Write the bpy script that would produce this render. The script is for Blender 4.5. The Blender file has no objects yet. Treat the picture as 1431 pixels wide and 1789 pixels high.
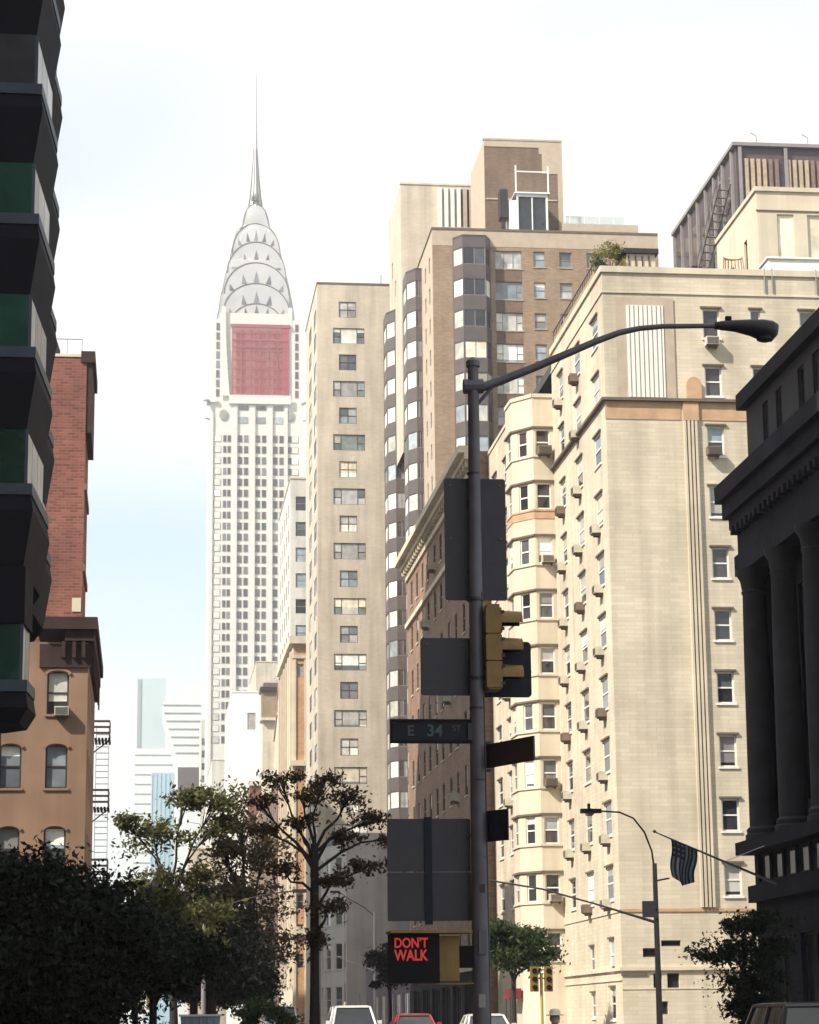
import bpy, math, random
import numpy as np
from mathutils import Vector, Matrix

sc = bpy.context.scene
COL = sc.collection
rng = random.Random(11)

# ------------------------------------------------------------------ camera
ROLL = math.radians(0.6)
PITCH, YAW = math.radians(12.4017), math.radians(6.5326)
cp, sp, cy, sy = math.cos(PITCH), math.sin(PITCH), math.cos(YAW), math.sin(YAW)
fwd = Vector((sy * cp, cy * cp, sp))
r0 = Vector((cy, -sy, 0)); u0 = Vector((-sy * sp, -cy * sp, cp))
rt = r0 * math.cos(ROLL) - u0 * math.sin(ROLL)
up = r0 * math.sin(ROLL) + u0 * math.cos(ROLL)
cam = bpy.data.cameras.new('camera')
cam.sensor_fit = 'HORIZONTAL'; cam.sensor_width = 36.0
cam.lens = 36.0 * 4050 / 1431
cam.clip_start = 0.5; cam.clip_end = 6000
camo = bpy.data.objects.new('camera', cam); COL.objects.link(camo)
M = Matrix.Identity(4)
for i in range(3):
    M[i][0] = rt[i]; M[i][1] = up[i]; M[i][2] = -fwd[i]
M[2][3] = 1.6
camo.matrix_world = M
sc.camera = camo

# ------------------------------------------------------------------ sky, sun, exposure
TOSUN = Vector((-0.63, -0.365, 0.69)).normalized()
SUN_EL = math.asin(TOSUN.z); SUN_ROT = math.atan2(TOSUN.x, TOSUN.y)
w = bpy.data.worlds.new('World'); sc.world = w; w.use_nodes = True
nt = w.node_tree; nt.nodes.clear()
out = nt.nodes.new('ShaderNodeOutputWorld'); bg = nt.nodes.new('ShaderNodeBackground')
sky = nt.nodes.new('ShaderNodeTexSky'); sky.sky_type = 'NISHITA'; sky.sun_disc = False
sky.sun_elevation = SUN_EL; sky.sun_rotation = SUN_ROT
sky.air_density = 1.0; sky.dust_density = 1.2; sky.ozone_density = 1.0
tc = nt.nodes.new('ShaderNodeTexCoord')
mp = nt.nodes.new('ShaderNodeMapping'); mp.inputs['Scale'].default_value = (1.0, 1.0, 2.6)
mp.inputs['Location'].default_value = (2.35, 5.1, 2.51)
no = nt.nodes.new('ShaderNodeTexNoise'); no.inputs['Scale'].default_value = 1.5
no.inputs['Detail'].default_value = 3; no.inputs['Roughness'].default_value = 0.45
rp = nt.nodes.new('ShaderNodeMapRange'); rp.interpolation_type = 'SMOOTHSTEP'
rp.inputs['From Min'].default_value = 0.30; rp.inputs['From Max'].default_value = 0.56
rp.inputs['To Min'].default_value = 0.16; rp.inputs['To Max'].default_value = 0.97
mx = nt.nodes.new('ShaderNodeMix'); mx.data_type = 'RGBA'
mx.inputs['B'].default_value = (6.1, 6.15, 5.95, 1)
bg.inputs['Strength'].default_value = 0.1
L = nt.links.new
L(tc.outputs['Generated'], mp.inputs['Vector']); L(mp.outputs['Vector'], no.inputs['Vector'])
L(no.outputs['Fac'], rp.inputs['Value']); L(rp.outputs['Result'], mx.inputs['Factor'])
tn = nt.nodes.new('ShaderNodeVectorMath'); tn.operation = 'MULTIPLY'; tn.inputs[1].default_value = (1.05, 1.28, 1.24)
L(sky.outputs['Color'], tn.inputs[0]); L(tn.outputs[0], mx.inputs['A']); L(mx.outputs['Result'], bg.inputs['Color'])
L(bg.outputs['Background'], out.inputs['Surface'])
sl = bpy.data.lights.new('sun', 'SUN'); sl.energy = 4.6; sl.angle = math.radians(0.5)
sl.color = (1.0, 0.92, 0.80)
so = bpy.data.objects.new('sun', sl); COL.objects.link(so)
so.rotation_euler = TOSUN.to_track_quat('Z', 'Y').to_euler()
sc.view_settings.view_transform = 'Standard'; sc.view_settings.look = 'None'
sc.view_settings.exposure = 0.9; sc.view_settings.gamma = 1.0
sc.view_settings.use_curve_mapping = False
sc.cycles.use_denoising = True
sc.cycles.max_bounces = 6; sc.cycles.transparent_max_bounces = 12
sc.cycles.volume_bounces = 0

# ------------------------------------------------------------------ materials
MATS = {}
def _new(name):
    m = bpy.data.materials.new(name); m.use_nodes = True
    MATS[name] = m
    return m, m.node_tree, m.node_tree.nodes['Principled BSDF']
def _wallvec(t):
    g = t.nodes.new('ShaderNodeNewGeometry'); s = t.nodes.new('ShaderNodeSeparateXYZ')
    a = t.nodes.new('ShaderNodeMath'); a.operation = 'ADD'; c = t.nodes.new('ShaderNodeCombineXYZ')
    t.links.new(g.outputs['Position'], s.inputs[0])
    t.links.new(s.outputs['X'], a.inputs[0]); t.links.new(s.outputs['Y'], a.inputs[1])
    t.links.new(a.outputs[0], c.inputs['X']); t.links.new(s.outputs['Z'], c.inputs['Y'])
    return c.outputs[0]
def masonry(name, col, mort=0.82, bw=0.22, bh=0.075, ms=0.012, var=0.14, streak=0.12, rough=0.85, bump=0.25, vary=0.12, spec=.4):
    m, t, b = _new(name); n, l = t.nodes, t.links
    v = _wallvec(t)
    br = n.new('ShaderNodeTexBrick'); br.inputs['Scale'].default_value = 1
    br.inputs['Brick Width'].default_value = bw; br.inputs['Row Height'].default_value = bh
    br.inputs['Mortar Size'].default_value = ms; br.inputs['Mortar Smooth'].default_value = 0.3
    c = Vector(col)
    br.inputs['Color1'].default_value = (*(c * (1 + vary)), 1); br.inputs['Color2'].default_value = (*(c * (1 - vary)), 1)
    br.inputs['Mortar'].default_value = (*(c * mort), 1)
    l.new(v, br.inputs['Vector'])
    no = n.new('ShaderNodeTexNoise'); no.inputs['Scale'].default_value = 0.35; no.inputs['Detail'].default_value = 6
    l.new(v, no.inputs['Vector'])
    mp = n.new('ShaderNodeMapping'); mp.inputs['Scale'].default_value = (1.1, 0.07, 1); l.new(v, mp.inputs['Vector'])
    ns = n.new('ShaderNodeTexNoise'); ns.inputs['Scale'].default_value = 1; ns.inputs['Detail'].default_value = 5
    l.new(mp.outputs[0], ns.inputs['Vector'])
    r1 = n.new('ShaderNodeMapRange'); r1.inputs['From Min'].default_value = .3; r1.inputs['From Max'].default_value = .7
    r1.inputs['To Min'].default_value = 1 - var; r1.inputs['To Max'].default_value = 1 + var; l.new(no.outputs['Fac'], r1.inputs['Value'])
    r2 = n.new('ShaderNodeMapRange'); r2.inputs['From Min'].default_value = .42; r2.inputs['From Max'].default_value = .75
    r2.inputs['To Min'].default_value = 1.0; r2.inputs['To Max'].default_value = 1 - streak * 2; l.new(ns.outputs['Fac'], r2.inputs['Value'])
    mu = n.new('ShaderNodeMath'); mu.operation = 'MULTIPLY'; l.new(r1.outputs[0], mu.inputs[0]); l.new(r2.outputs[0], mu.inputs[1])
    vm = n.new('ShaderNodeVectorMath'); vm.operation = 'SCALE'
    l.new(br.outputs['Color'], vm.inputs[0]); l.new(mu.outputs[0], vm.inputs['Scale'])
    l.new(vm.outputs[0], b.inputs['Base Color'])
    bp = n.new('ShaderNodeBump'); bp.inputs['Strength'].default_value = bump; bp.inputs['Distance'].default_value = 0.02
    inv = n.new('ShaderNodeMath'); inv.operation = 'SUBTRACT'; inv.inputs[0].default_value = 1; l.new(br.outputs['Fac'], inv.inputs[1])
    l.new(inv.outputs[0], bp.inputs['Height']); l.new(bp.outputs[0], b.inputs['Normal'])
    b.inputs['Roughness'].default_value = rough; b.inputs['Specular IOR Level'].default_value = spec
    return m
def plain(name, col, rough=0.6, metal=0.0, var=0.12, scale=1.5, spec=0.5, coat=0.0, emit=None, es=1.0, streak=0.0, bump=0.0):
    m, t, b = _new(name); n, l = t.nodes, t.links
    tc = n.new('ShaderNodeTexCoord'); g = n.new('ShaderNodeNewGeometry')
    no = n.new('ShaderNodeTexNoise'); no.inputs['Scale'].default_value = scale; no.inputs['Detail'].default_value = 5
    l.new(g.outputs['Position'], no.inputs['Vector'])
    r = n.new('ShaderNodeMapRange'); r.inputs['From Min'].default_value = .3; r.inputs['From Max'].default_value = .7
    r.inputs['To Min'].default_value = 1 - var; r.inputs['To Max'].default_value = 1 + var; l.new(no.outputs['Fac'], r.inputs['Value'])
    vm = n.new('ShaderNodeVectorMath'); vm.operation = 'SCALE'; vm.inputs[0].default_value = col
    l.new(r.outputs[0], vm.inputs['Scale']); l.new(vm.outputs[0], b.inputs['Base Color'])
    rr = n.new('ShaderNodeMapRange'); rr.inputs['To Min'].default_value = max(0, rough - .1); rr.inputs['To Max'].default_value = min(1, rough + .1)
    l.new(no.outputs['Fac'], rr.inputs['Value']); l.new(rr.outputs[0], b.inputs['Roughness'])
    b.inputs['Metallic'].default_value = metal; b.inputs['Specular IOR Level'].default_value = spec
    b.inputs['Coat Weight'].default_value = coat
    if bump:
        bp = n.new('ShaderNodeBump'); bp.inputs['Strength'].default_value = bump; bp.inputs['Distance'].default_value = .03
        l.new(no.outputs['Fac'], bp.inputs['Height']); l.new(bp.outputs[0], b.inputs['Normal'])
    if emit:
        b.inputs['Emission Color'].default_value = (*emit, 1); b.inputs['Emission Strength'].default_value = es
    return m
def glass(name, col, rough=0.06, spec=0.8, wav=0.02):
    m, t, b = _new(name); n, l = t.nodes, t.links
    oi = n.new('ShaderNodeObjectInfo'); r = n.new('ShaderNodeMapRange')
    r.inputs['To Min'].default_value = .55; r.inputs['To Max'].default_value = 1.5; l.new(oi.outputs['Random'], r.inputs['Value'])
    g = n.new('ShaderNodeNewGeometry')
    no = n.new('ShaderNodeTexNoise'); no.inputs['Scale'].default_value = 1.3; no.inputs['Detail'].default_value = 3; l.new(g.outputs['Position'], no.inputs['Vector'])
    ra = n.new('ShaderNodeMapRange'); ra.inputs['From Min'].default_value = .3; ra.inputs['From Max'].default_value = .7
    ra.inputs['To Min'].default_value = .75; ra.inputs['To Max'].default_value = 1.25; l.new(no.outputs['Fac'], ra.inputs['Value'])
    mu = n.new('ShaderNodeMath'); mu.operation = 'MULTIPLY'; l.new(r.outputs[0], mu.inputs[0]); l.new(ra.outputs[0], mu.inputs[1])
    vm = n.new('ShaderNodeVectorMath'); vm.operation = 'SCALE'; vm.inputs[0].default_value = col
    l.new(mu.outputs[0], vm.inputs['Scale']); l.new(vm.outputs[0], b.inputs['Base Color'])
    b.inputs['Roughness'].default_value = rough; b.inputs['Specular IOR Level'].default_value = spec
    bp = n.new('ShaderNodeBump'); bp.inputs['Strength'].default_value = wav; bp.inputs['Distance'].default_value = .3
    l.new(no.outputs['Fac'], bp.inputs['Height']); l.new(bp.outputs[0], b.inputs['Normal'])
    return m
def leafmat(name, c1, c2, trans=0.35):
    m, t, b = _new(name); n, l = t.nodes, t.links
    g = n.new('ShaderNodeNewGeometry'); mx = n.new('ShaderNodeMix'); mx.data_type = 'RGBA'
    mx.inputs['A'].default_value = (*c1, 1); mx.inputs['B'].default_value = (*c2, 1)
    l.new(g.outputs['Random Per Island'], mx.inputs['Factor'])
    l.new(mx.outputs['Result'], b.inputs['Base Color']); b.inputs['Roughness'].default_value = .75; b.inputs['Specular IOR Level'].default_value = .2
    tr = n.new('ShaderNodeBsdfTranslucent'); l.new(mx.outputs['Result'], tr.inputs['Color'])
    ms = n.new('ShaderNodeMixShader'); ms.inputs[0].default_value = trans
    l.new(b.outputs[0], ms.inputs[1]); l.new(tr.outputs[0], ms.inputs[2])
    l.new(ms.outputs[0], n['Material Output'].inputs['Surface'])
    return m

masonry('cream_brick', (.59, .515, .40), mort=.84, bw=.9, bh=.20, ms=.012, var=.11, streak=.14, vary=.06)
masonry('cream_stone', (.60, .525, .41), mort=.97, bw=1.4, bh=.5, ms=.006, var=.10, streak=.12, vary=.03)
plain('buff_band', (.47, .30, .185), .8, var=.16)
masonry('tan_brick', (.53, .465, .38), mort=.9, bw=.5, bh=.2, var=.10, streak=.15, vary=.05)
masonry('brown_brick', (.30, .215, .15), mort=.9, bw=.45, bh=.15, var=.13, streak=.08, vary=.14)
plain('tan_paint', (.43, .35, .27), .85, var=.10)
masonry('dark_brown_brick', (.17, .115, .085), mort=1.2, bw=.4, bh=.14, var=.12, vary=.15)
masonry('chrysler_brick', (.60, .585, .55), mort=.95, bw=2.2, bh=.9, ms=.03, var=.05, streak=.03, vary=.03)
masonry('chrysler_grey', (.30, .29, .28), mort=.9, bw=2, bh=.5, var=.06)
plain('crown_steel', (.41, .41, .41), .42, metal=.35, var=.06, scale=.2)
plain('crown_dark', (.10, .095, .09), .55, metal=.2, var=.1, scale=.2)  # dark tone for the crown's painted shadow gaps, also on the spire ribs
plain('cornice_maroon', (.045, .026, .025), .8, var=.25, spec=.2)
masonry('red_brick', (.185, .074, .056), mort=1.35, bw=.42, bh=.15, ms=.025, var=.22, streak=.1, vary=.3, bump=.5)
masonry('brown_stucco', (.27, .165, .108), mort=.97, bw=3, bh=1.5, ms=.004, var=.16, streak=.14, vary=.03)
masonry('orange_brick', (.50, .29, .16), mort=.9, bw=.6, bh=.2, var=.12, streak=.08, vary=.1)
masonry('white_render', (.76, .75, .71), mort=.97, bw=4, bh=2, ms=.004, var=.04, streak=.05, vary=.02)
masonry('row_brick', (.235, .150, .105), mort=1.15, bw=.45, bh=.15, var=.14, vary=.2)
masonry('grey_render', (.34, .32, .32), mort=.97, bw=3, bh=1.2, ms=.004, var=.10, streak=.12, vary=.03)
masonry('pale_brick', (.56, .54, .50), mort=.93, bw=.8, bh=.25, var=.05, vary=.04)
masonry('dark_stone', (.029, .025, .036), mort=.75, bw=1.3, bh=.55, ms=.012, var=.2, streak=.14, vary=.08, spec=.12)  # purple shadow tint mixed into the stone colour
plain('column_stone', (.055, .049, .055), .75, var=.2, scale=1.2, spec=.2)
plain('tower_dark', (.010, .0075, .013), .75, var=.2, spec=.15)  # shadow purple included in the base tone
plain('tower_sill', (.05, .064, .092), .5, var=.15, spec=.3)
plain('spandrel', (.095, .078, .078), .45, var=.12)
plain('spandrel_lit', (.16, .135, .12), .6, var=.12)
plain('white_frame', (.72, .70, .66), .5, var=.06)
plain('bronze_frame', (.05, .042, .04), .4, var=.1)
plain('grey_frame', (.24, .22, .22), .45, var=.1)
plain('lintel_dark', (.13, .10, .08), .8, var=.15)
plain('white_metal', (.74, .74, .72), .45, var=.06)
plain('dark_metal', (.032, .030, .037), .5, metal=.3, var=.2, scale=4)
plain('pole_paint', (.10, .094, .115), .5, metal=.2, var=.22, scale=3.5, bump=.1)  # bluish-purple shade tint worked into the paint colour
plain('sign_back', (.047, .044, .056), .6, metal=.2, var=.16, scale=5)  # same bluish-purple shade tint in the base colour
plain('sign_dark', (.014, .016, .026), .55, var=.2, scale=4, spec=.2)
plain('sign_maroon', (.022, .013, .018), .5, var=.2, scale=4)
plain('sign_ink', (.036, .066, .078), .5, var=.3, scale=8)
plain('signal_yellow', (.21, .125, .026), .5, var=.2, scale=6)
plain('signal_black', (.009, .008, .011), .6, var=.2, spec=.15)
plain('neon_red', (.4, .03, .02), .5, emit=(1.0, .07, .055), es=.17)
plain('lamp_red', (.5, .02, .02), .3, emit=(1.0, .05, .04), es=3)
plain('lamp_amber', (.5, .3, .02), .3, emit=(1.0, .6, .06), es=2)
plain('ac_cream', (.50, .46, .37), .6, var=.15, scale=3)
plain('ac_brown', (.16, .12, .09), .6, var=.15, scale=3)
plain('grille', (.12, .105, .09), .7, var=.2, scale=9)
plain('roof_tar', (.06, .058, .06), .9, var=.2)
plain('asphalt', (.05, .05, .052), .85, var=.25, scale=.8)
plain('concrete', (.30, .29, .27), .85, var=.15, scale=.8)
plain('paint_white', (.75, .75, .72), .7, var=.15)
plain('ground_soil', (.12, .12, .11), .95, var=.2, scale=.1)
plain('bark', (.024, .019, .018), .9, var=.35, scale=9, bump=.4)
plain('louvre_white', (.74, .72, .66), .6, var=.05)
plain('fin_tan', (.42, .32, .22), .6, var=.2, scale=3)
plain('fin_brown', (.20, .13, .11), .6, var=.2, scale=3)
plain('bronze_wall', (.075, .058, .068), .5, var=.12)
plain('steel_blue', (.30, .36, .40), .3, metal=.4, var=.08, scale=.1)
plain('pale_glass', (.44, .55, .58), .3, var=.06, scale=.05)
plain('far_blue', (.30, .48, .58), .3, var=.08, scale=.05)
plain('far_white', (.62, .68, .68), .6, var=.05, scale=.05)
plain('far_joint', (.30, .31, .31), .7, var=.1)
plain('car_white', (.70, .70, .68), .3, var=.04, coat=.7)
plain('car_red', (.32, .03, .03), .3, var=.05, coat=.8)
plain('car_dark', (.025, .027, .032), .3, var=.05, coat=.8)
plain('dumpster_blue', (.26, .36, .44), .5, var=.15)
plain('tyre', (.02, .02, .02), .9, var=.2)
plain('rim_metal', (.45, .45, .46), .3, metal=.9, var=.1)
plain('tail_lamp', (.35, .02, .02), .25, var=.1, coat=.8)
plain('head_lamp', (.7, .7, .68), .15, var=.05, coat=.8)
plain('awning_red', (.16, .015, .022), .8, var=.2)
plain('post_yellow', (.36, .28, .07), .6, var=.15)
plain('flag_dark', (.035, .045, .085), .8, var=.2, scale=8)
plain('flag_light', (.30, .31, .36), .8, var=.2, scale=8)
plain('rattan', (.33, .24, .15), .8, var=.3, scale=8)
plain('skin', (.45, .28, .20), .55, var=.08, scale=8)
plain('coat_cloth', (.30, .27, .25), .85, var=.2, scale=5)
plain('hat_cloth', (.74, .70, .62), .85, var=.1, scale=5)
plain('hair_brown', (.35, .28, .2), .7, var=.2, scale=20)
glass('glass_dark', (.028, .030, .036)); glass('glass_mid', (.10, .11, .125)); glass('glass_sky', (.26, .30, .33))
glass('glass_green', (.012, .055, .042), .04, .9); glass('glass_brown', (.055, .042, .044))
glass('blind_white', (.66, .65, .60), .35, .6); glass('blind_cream', (.58, .52, .40), .35, .6); glass('blind_grey', (.36, .35, .35), .3, .6)
glass('glass_teal', (.16, .20, .19)); glass('glass_store', (.03, .03, .034), .1)
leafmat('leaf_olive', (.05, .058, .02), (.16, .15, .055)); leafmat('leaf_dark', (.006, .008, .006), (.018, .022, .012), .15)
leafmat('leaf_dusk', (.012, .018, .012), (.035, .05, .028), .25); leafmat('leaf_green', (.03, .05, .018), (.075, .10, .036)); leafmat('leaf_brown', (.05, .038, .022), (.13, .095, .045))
leafmat('leaf_yellow', (.14, .15, .045), (.24, .23, .08))
# red debris netting: a woven sheet that lets some of the wall show through
m, t, b = _new('netting_red'); n, l = t.nodes, t.links
b.inputs['Base Color'].default_value = (.36, .055, .055, 1); b.inputs['Roughness'].default_value = .9
tp = n.new('ShaderNodeBsdfTransparent'); ms = n.new('ShaderNodeMixShader')
no = n.new('ShaderNodeTexNoise'); no.inputs['Scale'].default_value = .25; g = n.new('ShaderNodeNewGeometry'); l.new(g.outputs['Position'], no.inputs['Vector'])
r = n.new('ShaderNodeMapRange'); r.inputs['To Min'].default_value = .36; r.inputs['To Max'].default_value = .54; l.new(no.outputs['Fac'], r.inputs['Value'])
l.new(r.outputs[0], ms.inputs[0]); l.new(tp.outputs[0], ms.inputs[1]); l.new(b.outputs[0], ms.inputs[2]); l.new(ms.outputs[0], n['Material Output'].inputs['Surface'])
plain('netting_rim', (.30, .035, .06), .85, var=.15, scale=.3)
# clear balcony screen
m, t, b = _new('clear_screen'); n, l = t.nodes, t.links
b.inputs['Base Color'].default_value = (.55, .60, .62, 1); b.inputs['Roughness'].default_value = .1
tp = n.new('ShaderNodeBsdfTransparent'); ms = n.new('ShaderNodeMixShader'); ms.inputs[0].default_value = .45
l.new(tp.outputs[0], ms.inputs[1]); l.new(b.outputs[0], ms.inputs[2]); l.new(ms.outputs[0], n['Material Output'].inputs['Surface'])

# ------------------------------------------------------------------ mesh helpers
class MB:
    def __init__(s): s.v = []; s.f = []; s.mi = []
    def q(s, pts, m=0):
        i = len(s.v); s.v += [tuple(p) for p in pts]; s.f.append(tuple(range(i, i + len(pts)))); s.mi.append(m); return s
    def box(s, x0, x1, y0, y1, z0, z1, m=0):
        i = len(s.v)
        s.v += [(x0,y0,z0),(x1,y0,z0),(x1,y1,z0),(x0,y1,z0),(x0,y0,z1),(x1,y0,z1),(x1,y1,z1),(x0,y1,z1)]
        for f in ((0,3,2,1),(4,5,6,7),(0,1,5,4),(1,2,6,5),(2,3,7,6),(3,0,4,7)):
            s.f.append(tuple(i + k for k in f)); s.mi.append(m)
        return s
    def prism(s, poly, z0, z1, m=0, poly1=None):
        n = len(poly); i = len(s.v); poly1 = poly1 or poly
        s.v += [(p[0], p[1], z0) for p in poly] + [(p[0], p[1], z1) for p in poly1]
        s.f.append(tuple(i + k for k in range(n - 1, -1, -1))); s.mi.append(m)
        s.f.append(tuple(i + n + k for k in range(n))); s.mi.append(m)
        for k in range(n):
            a, b_ = i + k, i + (k + 1) % n
            s.f.append((a, b_, b_ + n, a + n)); s.mi.append(m)
        return s
    def ext(s, prof, axis, a0, a1, m=0):
        """profile in the plane across `axis`, extruded a0..a1"""
        def P(p, a):
            return (a, p[0], p[1]) if axis == 'x' else (p[0], a, p[1])
        n = len(prof); i = len(s.v)
        s.v += [P(p, a0) for p in prof] + [P(p, a1) for p in prof]
        s.f.append(tuple(i + k for k in range(n))); s.mi.append(m)
        s.f.append(tuple(i + n + k for k in range(n - 1, -1, -1))); s.mi.append(m)
        for k in range(n):
            a, b_ = i + k, i + (k + 1) % n
            s.f.append((b_, a, a + n, b_ + n)); s.mi.append(m)
        return s
    def tube(s, pts, rad, n=8, m=0):
        pts = [Vector(p) for p in pts]; rings = []
        if not hasattr(rad, '__len__'): rad = [rad] * len(pts)
        ref = None
        for k, p in enumerate(pts):
            d = (pts[min(k + 1, len(pts) - 1)] - pts[max(k - 1, 0)]).normalized()
            if ref is None:
                ref = Vector((0, 0, 1)) if abs(d.z) < .9 else Vector((1, 0, 0))
            a = d.cross(ref).normalized(); b_ = d.cross(a).normalized()
            ref = a.cross(d).normalized() if a.length > 0 else ref
            i = len(s.v)
            for j in range(n):
                t_ = 2 * math.pi * j / n
                s.v.append(tuple(p + (a * math.cos(t_) + b_ * math.sin(t_)) * rad[k]))
            rings.append(i)
        for k in range(len(rings) - 1):
            for j in range(n):
                a, b_ = rings[k] + j, rings[k] + (j + 1) % n
                s.f.append((a, b_, b_ + rings[k + 1] - rings[k], a + rings[k + 1] - rings[k])); s.mi.append(m)
        s.f.append(tuple(rings[0] + j for j in range(n - 1, -1, -1))); s.mi.append(m)
        s.f.append(tuple(rings[-1] + j for j in range(n))); s.mi.append(m)
        return s
    def lathe(s, c, prof, n=16, m=0):
        """prof: (radius, z) about a vertical axis at c"""
        rings = []
        for r_, z in prof:
            i = len(s.v)
            for j in range(n):
                t_ = 2 * math.pi * j / n
                s.v.append((c[0] + r_ * math.cos(t_), c[1] + r_ * math.sin(t_), c[2] + z))
            rings.append(i)
        for k in range(len(rings) - 1):
            for j in range(n):
                a, b_ = rings[k] + j, rings[k] + (j + 1) % n
                s.f.append((a, b_, b_ + n, a + n)); s.mi.append(m)
        s.f.append(tuple(rings[0] + j for j in range(n - 1, -1, -1))); s.mi.append(m)
        s.f.append(tuple(rings[-1] + j for j in range(n))); s.mi.append(m)
        return s
    def mesh(s, name, mats, smooth=False):
        me = bpy.data.meshes.new(name); me.from_pydata(s.v, [], s.f)
        if isinstance(mats, str): mats = [mats]
        for mm in mats: me.materials.append(MATS[mm])
        if len(mats) > 1: me.polygons.foreach_set('material_index', s.mi)
        if smooth: me.polygons.foreach_set('use_smooth', [True] * len(s.f)); me.set_sharp_from_angle(angle=math.radians(40))
        me.update()
        return me
    def build(s, name, mats, parent=None, smooth=False, loc=None):
        return link(name, s.mesh(name, mats, smooth), parent, loc)
def link(name, me, parent=None, loc=None, rz=0.0, local=False):
    o = bpy.data.objects.new(name, me); COL.objects.link(o)
    if parent is not None:
        o.parent = parent
        if not local: o.matrix_parent_inverse = Matrix.Translation(-parent.location)
    if loc is not None: o.location = loc
    if rz: o.rotation_euler = (0, 0, rz)
    return o
def tag(o, label, cat, group=None, kind=None):
    if label: o['label'] = label
    if cat: o['category'] = cat
    if group: o['group'] = group
    if kind: o['kind'] = kind
    return o
def thing(name, label, cat, loc=(0, 0, 0), group=None):
    o = bpy.data.objects.new(name, None); COL.objects.link(o); o.location = loc; o.empty_display_size = .3
    return tag(o, label, cat, group)
def struct(name, mb, mat):
    return tag(mb.build(name, mat), None, None, kind='structure')
ORD = ['topmost', 'second', 'third', 'fourth', 'fifth', 'sixth', 'seventh', 'eighth', 'ninth', 'tenth', 'eleventh', 'twelfth']

# rectangle with holes in local x (width) / z, front at y=0, reveals going to y=depth
def holes_mesh(mb, W0, W1, Z0, Z1, holes, depth, T=lambda x, y, z: (x, y, z), m=0):
    xs = sorted({round(a, 4) for h in holes for a in (h[0], h[1])} | {W0, W1})
    zs = sorted({round(a, 4) for h in holes for a in (h[2], h[3])} | {Z0, Z1})
    xs = [x for x in xs if W0 <= x <= W1]; zs = [z for z in zs if Z0 <= z <= Z1]
    def inside(x, z):
        return any(h[0] < x < h[1] and h[2] < z < h[3] for h in holes)
    for k in range(len(zs) - 1):
        zc = (zs[k] + zs[k + 1]) / 2; start = None
        for j in range(len(xs)):
            hole = j == len(xs) - 1 or inside((xs[j] + xs[j + 1]) / 2, zc)
            if not hole and start is None: start = xs[j]
            if hole and start is not None:
                e = xs[j]
                mb.q([T(start, 0, zs[k]), T(e, 0, zs[k]), T(e, 0, zs[k + 1]), T(start, 0, zs[k + 1])], m); start = None
    for a, b_, c, d in holes:
        mb.q([T(a, 0, c), T(b_, 0, c), T(b_, depth, c), T(a, depth, c)], m)
        mb.q([T(b_, 0, d), T(a, 0, d), T(a, depth, d), T(b_, depth, d)], m)
        mb.q([T(a, 0, d), T(a, 0, c), T(a, depth, c), T(a, depth, d)], m)
        mb.q([T(b_, 0, c), T(b_, 0, d), T(b_, depth, d), T(b_, depth, c)], m)
    return mb

# ------------------------------------------------------------------ windows
STY = {
    'dh': (.075, [(0, 1, .5, 1), (0, 1, 0, .5)]),
    'one': (.06, [(0, 1, 0, 1)]),
    'two': (.06, [(0, .5, 0, 1), (.5, 1, 0, 1)]),
    'quad': (.06, [(0, .5, 0, .5), (.5, 1, 0, .5), (0, .5, .5, 1), (.5, 1, .5, 1)]),
    'trip': (.06, [(0, .24, 0, .45), (0, .24, .45, 1), (.24, .76, 0, 1), (.76, 1, 0, .45), (.76, 1, .45, 1)]),
    'three': (.07, [(0, .33, 0, 1), (.33, .67, 0, 1), (.67, 1, 0, 1)]),
    'six': (.06, [(i / 2, i / 2 + .5, k / 3, k / 3 + 1 / 3) for i in range(2) for k in range(3)]),
}
WC = {}
def winmesh(wd, h, sty, fm, bar=None):
    key = (round(wd, 2), round(h, 2), sty, fm)
    if key not in WC:
        t_, cells = STY[sty]; t_ = bar or t_
        rects = []
        for a, b_, c, d in cells:
            x0 = -wd / 2 + a * wd + (t_ if a == 0 else t_ / 2); x1 = -wd / 2 + b_ * wd - (t_ if b_ == 1 else t_ / 2)
            z0 = c * h + (t_ if c == 0 else t_ / 2); z1 = d * h - (t_ if d == 1 else t_ / 2)
            rects.append((x0, x1, z0, z1))
        fr = holes_mesh(MB(), -wd / 2, wd / 2, 0, h, rects, .05).mesh('frame', fm)
        WC[key] = (fr, rects, {})
    return WC[key]
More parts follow.
